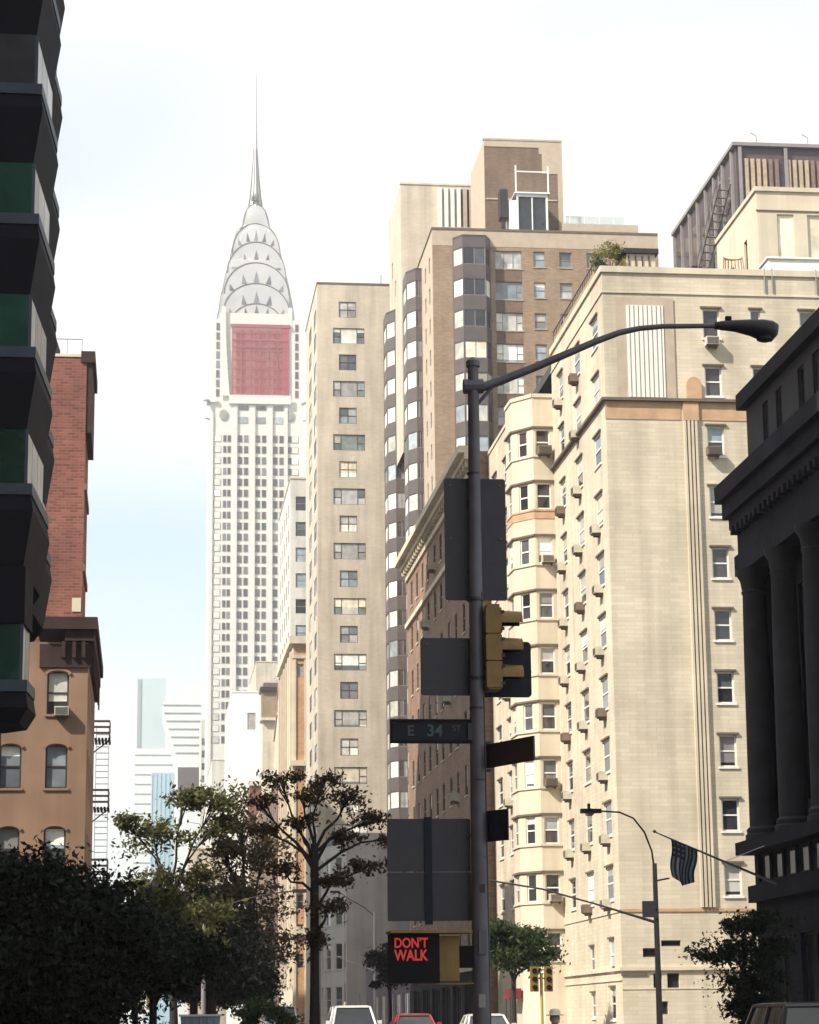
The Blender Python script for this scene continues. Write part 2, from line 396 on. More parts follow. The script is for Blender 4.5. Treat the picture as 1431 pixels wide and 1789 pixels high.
def window(root, P, th, wd, h, sty='dh', fm='white_frame', panes=('glass_dark',), depth=.18, sill=None, lintel=None, bar=None, blinds=None, name='window'):
    fr, rects, pc = winmesh(wd, h, sty, fm, bar)
    e = Vector((-math.sin(th), math.cos(th), 0)) * (depth * .6)
    o = link(name, fr, root, Vector(P) + e, th)
    base = rng.choice(panes)
    for k, (x0, x1, z0, z1) in enumerate(rects):
        pm = base
        if sty == 'dh' and k == 0 and blinds and rng.random() < blinds * .5: pm = rng.choice(['glass_mid', 'glass_sky'])
        if sty in ('trip', 'quad', 'three', 'two') and rng.random() < .15: pm = rng.choice(panes)
        if (k, pm) not in pc:
            pc[(k, pm)] = MB().q([(x0, .04, z0), (x1, .04, z0), (x1, .04, z1), (x0, .04, z1)]).mesh('pane', pm)
        link('pane', pc[(k, pm)], o, None, 0, True)
    if blinds and sty != 'one' and rng.random() < blinds * .8:
        q_ = rng.choice((.25, .4, .55, .7, .88)); bm = rng.choice(('blind_white', 'blind_grey', 'blind_cream', 'blind_grey'))
        key = ('blind', round(wd, 2), round(h, 2), q_, bm)
        if key not in WC: WC[key] = MB().q([(-wd / 2 + .05, .036, h - .05 - q_ * (h - .1)), (wd / 2 - .05, .036, h - .05 - q_ * (h - .1)), (wd / 2 - .05, .036, h - .05), (-wd / 2 + .05, .036, h - .05)]).mesh('blind', bm)
        link('blind', WC[key], o, None, 0, True)
    f = -depth * .6
    if sill:
        key = ('sill', round(wd, 2), sill)
        if key not in WC: WC[key] = MB().box(-wd / 2 - .08, wd / 2 + .08, f - .07, f + .1, -.1, 0).mesh('sill', sill)
        link('sill', WC[key], o, None, 0, True)
    if lintel:
        key = ('lintel', round(wd, 2), round(h, 2), lintel)
        if key not in WC: WC[key] = MB().box(-wd / 2 - .12, wd / 2 + .12, f - .10, f + .06, h + .02, h + .11).mesh('lintel', lintel)
        link('lintel', WC[key], o, None, 0, True)
    return o
def facade(root, p0, p1, z0, z1, mat, wins=(), depth=.18, name='wall', **kw):
    """wall from p0 to p1 (outside on the right of the walk); wins = (distance along, sill z, width, height, extra dict)"""
    a, b_ = Vector((*p0, 0)), Vector((*p1, 0)); d = b_ - a; Ln = d.length; u = d / Ln; th = math.atan2(u.y, u.x)
    inn = Vector((-u.y, u.x, 0))
    T = lambda x, y, z: tuple(a + u * x + inn * y + Vector((0, 0, z)))
    holes = [(c - w_ / 2, c + w_ / 2, z, z + h) for c, z, w_, h, *_ in wins]
    o = holes_mesh(MB(), 0, Ln, z0, z1, holes, depth, T).build(name, mat, root)
    for c, z, w_, h, *ex in wins:
        k = dict(kw); k.update(ex[0] if ex else {})
        window(root, a + u * c + Vector((0, 0, z)), th, w_, h, depth=depth, **k)
    return o
def ledge(root, p0, p1, z0, z1, outw, mat, name='ledge', e0=0, e1=0, inw=0.0):
    a, b_ = Vector((*p0, 0)), Vector((*p1, 0)); d = b_ - a; Ln = d.length; u = d / Ln; nn = Vector((u.y, -u.x, 0))
    pts = [a - u * e0 - nn * inw, b_ + u * e1 - nn * inw, b_ + u * e1 + nn * outw, a - u * e0 + nn * outw]
    return MB().prism([(p.x, p.y) for p in pts][::-1], z0, z1).build(name, mat, root)
def roof(root, poly, z, mat='roof_tar'):
    return MB().prism(poly, z - .5, z).build('roof', mat, root)
def box_part(root, name, mat, *a):
    return MB().box(*a).build(name, mat, root)

# ------------------------------------------------------------------ ground and street
def gz(y): return 0.6 * min(1, max(0, (y - 40) / 80.0))
YS = [-80, 40, 60, 80, 100, 120, 200, 400, 2500]
def strip(x0, x1, dz, ys=YS, thick=None):
    mb = MB()
    for a, b_ in zip(ys, ys[1:]):
        mb.q([(x0, a, gz(a) + dz), (x1, a, gz(a) + dz), (x1, b_, gz(b_) + dz), (x0, b_, gz(b_) + dz)])
        if thick:
            mb.q([(x0, b_, gz(b_) + dz), (x0, b_, gz(b_) + dz - thick), (x0, a, gz(a) + dz - thick), (x0, a, gz(a) + dz)])
            mb.q([(x1, a, gz(a) + dz), (x1, a, gz(a) + dz - thick), (x1, b_, gz(b_) + dz - thick), (x1, b_, gz(b_) + dz)])
    return mb
g_ = MB()
for a, b_ in zip(YS, YS[1:]):
    g_.q([(-1500, a, gz(a) - .15), (1500, a, gz(a) - .15), (1500, b_, gz(b_) - .15), (-1500, b_, gz(b_) - .15)])
struct('ground', g_, 'ground_soil')
struct('road', strip(4.4, 16.4, 0), 'asphalt')
cs = MB()
cs.q([(-200, 37, .004), (200, 37, .004), (200, 52, .09), (-200, 52, .09)]); struct('cross_road', cs, 'asphalt')
struct('pavement_west', strip(-2.4, 4.4, .14, [52, 60, 80, 100, 120, 200, 400, 700], .16), 'concrete')
struct('pavement_east', strip(16.4, 23.0, .14, [52, 60, 80, 100, 120, 200, 400, 700], .16), 'concrete')
struct('pavement_corner', strip(-2.4, 4.4, .14, [-60, 37], .16), 'concrete')
for x in (8.3, 12.3):
    lm = MB()
    for k in range(30):
        a = 56 + k * 6
        lm.q([(x - .06, a, gz(a) + .006), (x + .06, a, gz(a) + .006), (x + .06, a + 3, gz(a + 3) + .006), (x - .06, a + 3, gz(a + 3) + .006)])
    o = lm.build('lane_marking', 'paint_white'); tag(o, None, None, kind='structure')

# ------------------------------------------------------------------ cream apartment block (right of the lamp pole)
K = thing('cream_apartment_block', 'sunlit cream brick apartment block with a ribbed panel and reeded pilaster, behind the street lamp', 'apartment block', (30, 117, 0))
PW = ('glass_dark', 'glass_dark', 'glass_mid', 'glass_brown')
wk = dict(sty='dh', fm='white_frame', panes=PW, blinds=.55, sill='white_frame', lintel='lintel_dark')
tops = [36.70] + [33.67 - 3.1 * k for k in range(9)]
sw = []
for z in tops:
    sw.append((28.05 - 22.5, z - 1.55, .86, 1.55))
for z in tops[:3]:
    sw.append((30.35 - 22.5, z - 1.2, .5, 1.2, dict(sty='one', blinds=None)))
    sw.append((33.0 - 22.5, z - 1.5, .7, 1.5))
low = [(23.9, 4.48, .75, .42), (24.9, 4.98, .95, .28), (24.2, 3.04, .42, .68), (24.95, 3.04, .58, .68), (24.42, 1.82, .48, .6)]
for x, z, a, h in low: sw.append((x - 22.5, z, a, h, dict(sty='one', fm='bronze_frame', panes=('glass_store',), sill=None, lintel=None, blinds=None)))
facade(K, (22.5, 110), (44, 110), 0, 38.5, 'cream_brick', sw, .2, **wk)
YA, YB, YC = 112.3, 117.3, 122.2
ww = []
for k, z in enumerate(tops + [5.2, 2.9]):
    if k < 10:
        ww += [(125 - YA, z - 1.6, 1.65, 1.6), (125 - YB, z - 1.6, 1.65, 1.6), (125 - YC, z - 1.55, 1.35, 1.5)]
    else:
        ww += [(125 - YA, z - 1.3, 1.1, 1.5), (125 - YB, z - 1.2, .9, 1.2)]
facade(K, (22.5, 125), (22.5, 110), 0, 38.5, 'cream_brick', ww, .04, **wk)
facade(K, (44, 110), (44, 139), 0, 38.5, 'cream_brick'); facade(K, (44, 139), (34, 139), 0, 38.5, 'cream_brick')
roof(K, [(22.6, 110.1), (43.9, 110.1), (43.9, 138.9), (22.6, 138.9)], 38.2)
# coping, string courses, bands
ledge(K, (22.5, 110), (44, 110), 38.5, 38.82, .10, 'cream_stone', 'coping', .10, 0, .3); ledge(K, (22.5, 125), (22.5, 110.3), 38.5, 38.82, .10, 'cream_stone', 'coping', 0, -.0, .3)
ledge(K, (22.5, 110), (44, 110), 37.42, 37.50, .06, 'cream_stone', 'string_course', .06); ledge(K, (22.5, 125), (22.5, 110), 37.42, 37.50, .06, 'cream_stone', 'string_course')
ledge(K, (22.5, 110), (44, 110), 31.78, 31.92, .22, 'lintel_dark', 'cornice', .22); ledge(K, (22.5, 125), (22.5, 110), 31.78, 31.92, .22, 'lintel_dark', 'cornice')
ledge(K, (22.5, 110), (26.3, 110), 30.85, 31.775, .03, 'buff_band', 'brick_band', .03); ledge(K, (27.3, 110), (30.5, 110), 30.85, 31.775, .03, 'buff_band', 'brick_band')
ledge(K, (22.5, 110), (30.5, 110), 6.60, 6.75, .05, 'buff_band', 'string_course', .05); ledge(K, (22.5, 125), (22.5, 110), 6.60, 6.75, .05, 'cream_stone', 'string_course')
ledge(K, (22.5, 110), (30.5, 110), 3.86, 4.02, .12, 'cream_stone', 'water_table', .12); ledge(K, (22.5, 125), (22.5, 110), 3.86, 4.02, .12, 'cream_stone', 'water_table')
ledge(K, (22.5, 110), (23.7, 110), 3.62, 3.72, .06, 'lintel_dark', 'string_course', .06); ledge(K, (22.5, 125), (22.5, 110), 3.40, 3.50, .06, 'cream_stone', 'string_course')
ledge(K, (22.5, 110), (30.5, 110), 2.98, 3.03, .03, 'cream_stone', 'string_course', .03)
# ribbed panel
pn = MB(); holes_mesh(pn, 0, 2.95, 31.95, 37.2, [(.5, 2.42, 31.97, 36.8)], .2, lambda x, y, z: (23.16 + x, 109.94 + y, z)); pn.build('panel_surround', 'tan_paint', K)
box_part(K, 'panel', 'louvre_white', 23.67, 25.57, 109.90, 109.995, 31.98, 36.78)
for k in range(8):
    x = 23.82 + k * .23
    box_part(K, 'rib', 'lintel_dark', x, x + .028, 109.885, 109.90, 31.98, 36.76)
# reeded pilaster with arched cap
for k in range(4):
    x = 26.42 + k * .19
    box_part(K, 'reed', 'cream_stone', x, x + .11, 109.84, 109.998, 6.8, 30.8)
box_part(K, 'pilaster_block', 'buff_band', 26.4, 27.2, 109.86, 109.998, 30.82, 31.76)
arc = [(26.62, 31.94)] + [(27.0 - .38 * math.cos(a), 32.65 + .42 * math.sin(a)) for a in [math.pi * k / 10 for k in range(11)]] + [(27.38, 31.94)]
MB().ext(arc, 'y', 109.82, 109.998).build('arched_cap', 'buff_band', K)
for x in (30.9, 31.3, 33.6):
    MB().tube([(x, 109.93, 37.6), (x, 109.93, 38.9)], .04, 6).build('drain_pipe', 'grey_frame', K)
# wing with angular bay
pts = [(34, 139), (20.9, 139), (20.9, 129.2), (20.3, 128.2), (20.35, 126.3), (21.35, 125.0), (22.5, 125.0)]
ztop = 36.0
rows = [34.15 - 3.1 * k for k in range(10)]
wg = dict(wk)
facade(K, pts[0], pts[1], 0, ztop, 'cream_brick')
facade(K, pts[1], pts[2], 0, ztop, 'cream_brick', [(139 - y, z - 1.5, 1.5, 1.5) for z in rows for y in (132.2, 136.4)], .04, **wk)
facade(K, pts[2], pts[3], 0, ztop, 'cream_stone')
bay = dict(sty='dh', fm='white_frame', panes=PW, blinds=.5, sill=None, lintel=None)
facade(K, pts[3], pts[4], 0, ztop, 'cream_stone', [(.95, z - 1.5, 1.1, 1.5) for z in rows], .1, **bay)
facade(K, pts[4], pts[5], 0, ztop, 'cream_stone', [(.82, z - 1.5, .7, 1.5) for z in rows], .1, **bay)
facade(K, pts[5], pts[6], 0, ztop, 'cream_stone', [(.55, z - 1.5, .82, 1.5) for z in rows], .1, **bay)
roof(K, [(34, 138.9), (21, 138.9), (21, 129.2), (20.4, 128.2), (20.45, 126.3), (21.4, 125.1), (22.6, 125.1), (34, 125.1)][::-1], ztop - .2)
for i in range(1, 6):
    ledge(K, pts[i], pts[i + 1], ztop - .001, ztop + .22, .06, 'cream_stone', 'coping', 0, 0, .3)
for j, z in enumerate(rows):
    for i in (3, 4, 5):
        ledge(K, pts[i], pts[i + 1], z + .05, z + .16, .10, 'lintel_dark', 'bay_moulding', .03, .03)
        ledge(K, pts[i], pts[i + 1], z - 1.62, z - 1.52, .07, 'cream_stone' if j != 1 else 'buff_band', 'bay_sill', .02, .02)
for i in (3, 4, 5): ledge(K, pts[i], pts[i + 1], 29.0, 29.55, .03, 'buff_band', 'brick_band', .01, .01)
# penthouse on its roof, a thing of its own on top
KP = thing('penthouse', 'cream stucco penthouse with recessed panels on the cream apartment block roof', 'penthouse', (36, 122, 38.2))
facade(KP, (32.9, 118), (48, 118), 38.2, 46.1, 'cream_stone', [(1.6, 40.2, .95, 4.6, dict(sty='one', fm='cream_stone', panes=('blind_cream',))), (3.3, 40.2, .95, 4.6, dict(sty='one', fm='cream_stone', panes=('blind_cream',)))], .12)
facade(KP, (32.9, 127), (32.9, 118), 38.2, 46.1, 'cream_stone', [(127 - 120.6, 42.2, .7, 1.9, dict(sty='dh', fm='bronze_frame')), (127 - 123.6, 41.6, .7, 1.9, dict(sty='dh', fm='bronze_frame'))], .2, panes=PW)
facade(KP, (48, 118), (48, 127), 38.2, 46.1, 'cream_stone'); facade(KP, (48, 127), (32.9, 127), 38.2, 46.1, 'cream_stone'); roof(KP, [(33, 118.1), (47.9, 118.1), (47.9, 126.9), (33, 126.9)], 45.9)
ledge(KP, (32.9, 118), (48, 118), 46.1, 46.35, .1, 'cream_stone', 'coping', .1, 0, .3); ledge(KP, (32.9, 127), (32.9, 118.3), 46.1, 46.35, .1, 'cream_stone', 'coping', 0, 0, .3)
ledge(KP, (32.9, 118), (48, 118), 44.95, 45.02, .05, 'lintel_dark', 'string_course', .05)
# roof terrace things
t_ = thing('roof_tank', 'white sheet metal tank housing on the cream block roof', 'tank housing', (33.4, 113.5, 38.2))
MB().box(31.9, 34.6, 112.6, 114.2, 38.75, 40.35).build('housing', 'white_metal', t_); MB().box(31.8, 34.7, 112.5, 114.3, 40.35, 40.45).build('lid', 'white_metal', t_)
for x in (32.0, 34.4):
    for y in (112.7, 114.0): MB().box(x, x + .1, y, y + .1, 38.2, 38.75).build('leg', 'dark_metal', t_)
t_ = thing('roof_shed', 'small roof shed with yellow side wall beside a shrub on the cream block', 'shed', (24.9, 112.5, 38.2))
MB().box(24.1, 25.6, 111.4, 113.4, 38.2, 40.0).build('wall', 'cream_stone', t_); MB().prism([(23.95, 111.2), (25.75, 111.2), (25.75, 113.6), (23.95, 113.6)], 40.0, 40.25).build('roof', 'dark_metal', t_)
MB().box(23.9, 24.09, 111.5, 113.3, 38.2, 39.8).build('side_panel', 'post_yellow', t_)
for k in range(4): MB().box(24.2 + k * .35, 24.24 + k * .35, 111.34, 111.40, 38.3, 39.9).build('post', 'dark_metal', t_)
t_ = thing('garden_chair', 'round rattan garden chair on the cream block roof terrace', 'chair', (29.9, 112, 38.2))
MB().lathe((29.9, 112, 38.5), [(.45, 0), (.62, .25), (.7, .55), (.55, .6), (.5, .35)], 14).build('seat', 'rattan', t_)
bk = MB()
for k in range(9):
    a = math.pi * (k / 8.0) * .9 + .15
    bk.tube([(29.9 + .62 * math.cos(a), 112 + .55 * math.sin(a), 39.0), (29.9 + .5 * math.cos(a), 112.1 + .4 * math.sin(a), 40.2)], .035, 5)
bk.tube([(29.9 + .5 * math.cos(a), 112.1 + .4 * math.sin(a), 40.2) for a in [math.pi * k / 8 * .9 + .15 for k in range(9)]], .05, 6)
bk.build('backrest', 'rattan', t_)
for a in (.8, 2.3, 3.9, 5.5): MB().tube([(29.9 + .4 * math.cos(a), 112 + .4 * math.sin(a), 38.2), (29.9 + .4 * math.cos(a), 112 + .4 * math.sin(a), 38.52)], .04, 5).build('leg', 'rattan', t_)
t_ = thing('terrace_railing', 'thin dark railing along the street edge of the cream block roof', 'railing', (22.7, 117, 38.8))
MB().box(22.56, 22.60, 111, 124.6, 39.72, 39.77).build('rail', 'dark_metal', t_)
for k in range(28): MB().box(22.565, 22.595, 111 + k * .5, 111.03 + k * .5, 38.82, 39.72).build('baluster', 'dark_metal', t_)
MB().box(22.5, 22.66, 112.0, 124, 38.83, 39.2).build('planter', 'rattan', t_)
# window air conditioners
ACM = {}
def ac_mesh(mat):
    if mat not in ACM:
        b_ = MB().box(-.33, .33, -.46, .1, 0, .42)
        gr = MB()
        for k in range(7): gr.box(-.29, .29, -.475, -.462, .04 + k * .05, .065 + k * .05)
        br = MB().box(-.25, -.2, -.3, .05, -.14, -.002).box(.2, .25, -.3, .05, -.14, -.002).box(-.3, .3, -.4, .0, -.05, -.003)
        ACM[mat] = (b_.mesh('body', mat), gr.mesh('grille', 'grille'), br.mesh('bracket', 'lintel_dark'))
    return ACM[mat]
def ac(P, th, label, mat='ac_cream', s=1.0, group='window air conditioners'):
    t_ = thing('air_conditioner', label, 'air conditioner', P, group); t_.rotation_euler = (0, 0, th); t_.scale = (s, s, s)
    for nm, me in zip(('body', 'grille', 'bracket'), ac_mesh(mat)): link(nm, me, t_, None, 0, True)
TW = -math.pi / 2
cols = [('street wall column nearest the corner', YA, [3, 4, 5, 6, 7, 8, 9]), ('street wall middle column', YB, [0, 1, 2, 3, 4, 5, 6, 8, 9]), ('street wall column beside the bay', YC, [0, 2, 3, 4, 5, 6, 7, 8])]
for cn, y, ks in cols:
    for q, k in enumerate(ks):
        mat = 'ac_brown' if (q * 7 + int(y)) % 4 == 1 else 'ac_cream'
        ac((22.5, y + (.1 if k % 2 else -.1), tops[k] - 1.98), TW, '%s air conditioner, %s from top, %s of the cream block' % ('brown' if mat == 'ac_brown' else 'pale', ORD[q] if q else 'first', cn), mat)
ac((27.85, 110, 30.57 - 1.55), 0, 'dark window air conditioner under the third window beside the reeded pilaster', 'ac_brown')
ac((28.0, 110, 36.7 - 1.98), 0, 'pale window air conditioner under the top window beside the reeded pilaster')
th = 0
ac((21.95, 125, rows[0] - 1.52), 0, 'brown window air conditioner in the topmost bay window of the cream block', 'ac_brown', 1.15)
ac((22.0, 125, rows[2] - 1.5), 0, 'pale window air conditioner in the third bay window from the top')
ac((21.9, 125, rows[6] - 1.5), 0, 'brown window air conditioner in the seventh bay window from the top', 'ac_brown')
ac((22.0, 125, rows[8] - 1.5), 0, 'pale window air conditioner in the ninth bay window from the top')
for q, k in enumerate((1, 4, 6)):
    ac((20.9, 132.2, rows[k] - 1.9), TW, '%s pale air conditioner from the top in the wing wall behind the signal' % ('first', 'second', 'third')[q])

# ------------------------------------------------------------------ tan tower
H_ = thing('tan_tower', 'tall plain tan brick tower with alternating square and triple windows', 'tower', (25, 262, 0))
gt = ('glass_teal', 'glass_mid', 'blind_grey', 'blind_white', 'glass_sky')
sw = []; wwn = []
for k in range(26):
    z = 82.12 - 3.13 * k
    if k % 2 == 0: sw.append((22.07 - 18.6, z - 1.87, 1.98, 1.87, dict(sty='quad')))
    else: sw.append((22.2 - 18.6, z - 1.85, 3.6, 1.85, dict(sty='trip')))
    wwn.append((272 - 256.2, z - (1.9 if k % 2 else 2.2), 3.6, 1.85, dict(sty='trip'))); wwn.append((272 - 264.0, z - 1.9, 3.6, 1.85, dict(sty='trip')))
kw = dict(fm='bronze_frame', panes=gt, sill=None, lintel=None, blinds=.5)
facade(H_, (18.6, 253), (36, 253), 0, 84.2, 'tan_brick', sw, .15, **kw); facade(H_, (18.6, 272), (18.6, 253), 0, 84.2, 'tan_brick', wwn, .03, **kw)
facade(H_, (36, 253), (36, 272), 0, 84.2, 'tan_brick'); facade(H_, (36, 272), (18.6, 272), 0, 84.2, 'tan_brick')
roof(H_, [(18.7, 253.1), (35.9, 253.1), (35.9, 271.9), (18.7, 271.9)], 83.9)
ledge(H_, (18.6, 253), (36, 253), 84.2, 84.4, .06, 'lintel_dark', 'coping', .06, 0, .25); ledge(H_, (18.6, 272), (18.6, 253.25), 84.2, 84.4, .06, 'lintel_dark', 'coping', 0, 0, .25)
MB().tube([(26.0, 253.4, 84.3), (26.0, 253.4, 85.6)], .04, 5).build('vent_pipe', 'dark_metal', H_)

# ------------------------------------------------------------------ brown tower with glazed bays
I_ = thing('brown_tower', 'brown brick apartment tower with glazed corner bays and setback roof', 'tower', (38, 232, 0))
X0, Y0, ZT = 27.4, 217, 78.4
NF = 22
def fz(k): return 76.35 - 3.2 * k
sw = []
for k in range(NF):
    z = fz(k)
    sw.append((35.0 - X0, z - 1.85, 2.7, 1.85, dict(sty='trip' if k != 0 else 'three', panes=('blind_white', 'blind_grey', 'glass_sky', 'glass_mid'))))
    sw.append((38.1 - X0, z - 1.6, 1.15, 1.6)); sw.append((40.75 - X0, z - 1.6, 1.25, 1.6)); sw.append((43.9 - X0, z - 1.6, 2.0, 1.6, dict(sty='two'))); sw.append((47.4 - X0, z - 1.6, 1.2, 1.6))
facade(I_, (X0, Y0), (50.2, Y0), 0, ZT, 'brown_brick', sw, .2, sty='dh', fm='grey_frame', panes=('glass_mid', 'glass_sky', 'blind_grey', 'glass_dark'), sill='tan_paint', blinds=.3)
for k in range(NF - 1):
    box_part(I_, 'spandrel', 'dark_brown_brick', 33.68, 36.32, Y0 - .02, Y0 + .1, fz(k + 1) + .02, fz(k) - 1.97)
ledge(I_, (X0, Y0), (50.2, Y0), 76.75, ZT, .02, 'tan_paint', 'painted_band', .02)
wwn = [(247 - y, fz(k) - 1.7, 1.0, 1.6) for k in range(NF) for y in (219.6, 222.9, 235, 238)]
facade(I_, (X0, 247), (X0, Y0), 0, ZT, 'tan_paint', wwn, .07, sty='dh', fm='grey_frame', panes=('glass_mid', 'glass_dark'))
facade(I_, (50.2, Y0), (50.2, 247), 0, ZT, 'brown_brick'); facade(I_, (50.2, 247), (X0, 247), 0, ZT, 'brown_brick')
roof(I_, [(X0 + .1, Y0 + .1), (50.1, Y0 + .1), (50.1, 246.9), (X0 + .1, 246.9)], ZT - .1)
ledge(I_, (X0, Y0), (50.2, Y0), ZT, ZT + .22, .08, 'lintel_dark', 'coping', .08, 0, .3); ledge(I_, (X0, 247), (X0, Y0 + .3), ZT, ZT + .22, .08, 'lintel_dark', 'coping', 0, 0, .3)
def bay_stack(poly, ztop, facets, nf):
    """glazed bay: poly = outline walked with the outside on the right, facets = (style, pane choices) per edge"""
    z0 = 3.0
    for i in range(len(poly) - 1):
        sty, pm = facets[i]
        Ln = (Vector(poly[i + 1]) - Vector(poly[i])).length
        wins = [(Ln / 2, ztop - 1.05 - 3.2 * k - 1.75, Ln - .12, 1.75, dict(sty=sty, panes=pm(k))) for k in range(nf)]
        facade(I_, poly[i], poly[i + 1], z0, ztop, 'spandrel', wins, .08, fm='grey_frame', sill=None, lintel=None, name='bay_wall')
    MB().prism(list(poly), ztop, ztop + .25).build('bay_roof', 'bronze_frame', I_)
wht = lambda k: ('blind_white',) if k % 6 != 5 else ('glass_sky',)
mix = lambda k: ('glass_mid', 'glass_dark') if k < 3 else (('blind_cream',) if k in (3, 4) else ('glass_sky', 'glass_mid', 'blind_grey', 'blind_white'))
drk = lambda k: ('glass_dark',) if k != 1 and k != 4 else ('blind_white',)
dk2 = lambda k: ('glass_brown', 'glass_mid', 'glass_brown', 'blind_grey', 'glass_dark')
bay_stack([(29.4, Y0), (30.25, Y0 - 1.2), (32.55, Y0 - 1.2), (33.2, Y0)], 77.3, [('one', wht), ('two', mix), ('one', drk)], 22)
bay_stack([(27.4, 231.0), (25.75, 230.2), (25.75, 227.2), (26.95, 226.0), (28.15, 226.0)][:0] or [(27.4, 231.5), (25.9, 230.4), (25.9, 227.4), (26.75, 226.0), (27.399, 226.0)], 77.1, [('one', wht), ('one', wht), ('one', wht), ('two', dk2)], 22)
bay_stack([(27.4, 246.8), (25.4, 245.5), (25.4, 242.6), (26.2, 241.2), (27.399, 241.2)], 77.4, [('one', wht), ('one', wht), ('one', wht), ('two', dk2)], 22)
# roof structures of the brown tower: things standing on its roof
t_ = thing('stair_tower', 'square brown brick stair tower with pale painted patch on top of the brown tower', 'roof tower', (37.5, 226, ZT))
facade(t_, (33.5, 222), (41.6, 222), ZT - .1, 90, 'dark_brown_brick'); facade(t_, (33.5, 232), (33.5, 222), ZT - .1, 90, 'tan_paint'); facade(t_, (41.6, 222), (41.6, 232), ZT - .1, 90, 'dark_brown_brick'); facade(t_, (41.6, 232), (33.5, 232), ZT - .1, 90, 'dark_brown_brick')
roof(t_, [(33.6, 222.1), (41.5, 222.1), (41.5, 231.9), (33.6, 231.9)], 89.9)
ledge(t_, (33.5, 222), (41.6, 222), 90, 90.2, .1, 'tan_paint', 'coping', .1, 0, .3)
MB().ext([(33.5, 89.3), (39.2, 89.3), (39.2, 88.6), (39.5, 88.6), (39.5, 86.5), (41.1, 86.5), (41.1, ZT), (41.6, ZT), (41.6, 89.99), (33.5, 89.99)], 'y', 221.95, 221.998).build('painted_patch', 'tan_paint', t_)
box_part(t_, 'band', 'tan_paint', 33.6, 41.0, 221.93, 221.998, 83.55, 83.7)
t_ = thing('penthouse', 'cream rendered penthouse with tall white louvres behind the brown tower roof edge', 'penthouse', (31, 238, ZT))
facade(t_, (26.3, 235), (36.5, 235), ZT - .1, 89.8, 'tan_brick'); facade(t_, (26.3, 246.9), (26.3, 235), 60, 89.8, 'tan_brick', [(3.0, 82, .9, 1.8), (6.0, 79, .9, 1.8)], fm='bronze_frame', panes=('glass_dark',), sty='one')
facade(t_, (27.3, 235.01), (26.3, 235.01), 60, ZT, 'tan_brick')
facade(t_, (26.3, 235.0), (27.4, 235.0), 60, ZT - .1, 'tan_brick')
facade(t_, (36.5, 235), (36.5, 246.9), ZT - .1, 89.8, 'tan_brick'); facade(t_, (36.5, 246.9), (26.3, 246.9), ZT - .1, 89.8, 'tan_brick'); roof(t_, [(26.4, 235.1), (36.4, 235.1), (36.4, 246.8), (26.4, 246.8)], 89.7)
ledge(t_, (26.3, 235), (36.5, 235), 89.8, 90.0, .08, 'cream_stone', 'coping', .08, 0, .3)
for k in range(6):
    box_part(t_, 'louvre', 'louvre_white' if k < 4 else 'tan_paint', 30.35 + k * .68, 30.75 + k * .68, 234.75, 234.998, 80.3, 89.4)
    box_part(t_, 'louvre_gap', 'bronze_frame' if k > 2 else 'grey_frame', 30.76 + k * .68, 31.0 + k * .68, 234.95, 234.998, 80.3, 89.4)
box_part(t_, 'louvre_rail', 'tan_brick', 30.3, 34.4, 234.7, 234.749, 84.2, 85.0)
t_ = thing('roof_terrace_room', 'white framed glass door room on the brown tower terrace', 'roof room', (37.5, 220, ZT))
MB().box(35.5, 36.2, 218.6, 221.9, ZT, 82.3).build('wall', 'white_metal', t_); holes_mesh(MB(), 36.2, 39.4, ZT, 83.0, [(36.4, 37.75, ZT + .1, 82.7), (37.85, 39.2, ZT + .1, 82.7)], .15, lambda x, y, z: (x, 218.6 + y, z)).build('door_frame', 'white_metal', t_)
MB().box(36.2, 39.4, 218.8, 221.9, ZT, 82.99).build('room', 'glass_dark', t_); MB().box(36.0, 39.6, 218.4, 221.9, 83.0, 83.15).build('roof', 'white_metal', t_)
for x in (36.1, 39.4): MB().box(x, x + .14, 218.5, 218.64, 83.15, 86.0).build('post', 'white_metal', t_)
MB().box(36.1, 39.5, 218.52, 218.6, 85.3, 85.42).build('rail', 'white_metal', t_)
t_ = thing('roof_water_unit', 'dark mechanical unit beside the white terrace room on the brown tower', 'roof unit', (35, 219.5, ZT))
MB().box(34.6, 35.4, 219, 220.4, 80.6, 83.6).build('housing', 'dark_metal', t_); MB().box(34.8, 35.2, 219.3, 220, ZT, 80.6).build('leg', 'dark_metal', t_)
t_ = thing('roof_parapet_screen', 'long low glass screen wall on the brown tower terrace', 'screen', (45, 219, ZT))
MB().box(40.8, 48.6, 218.6, 218.75, ZT, 80.0).build('base_wall', 'tan_paint', t_); MB().box(41.6, 47.6, 220.6, 220.7, ZT, 81.5).build('screen', 'clear_screen', t_)
for k in range(6): MB().box(41.6 + k * 1.5, 41.65 + k * 1.5, 218.64, 218.69, 80.0, 82.6 if k < 5 else 82.0).build('post', 'white_metal', t_)
MB().box(41.6, 49.2, 218.65, 218.68, 82.35, 82.4).build('rail', 'white_metal', t_)

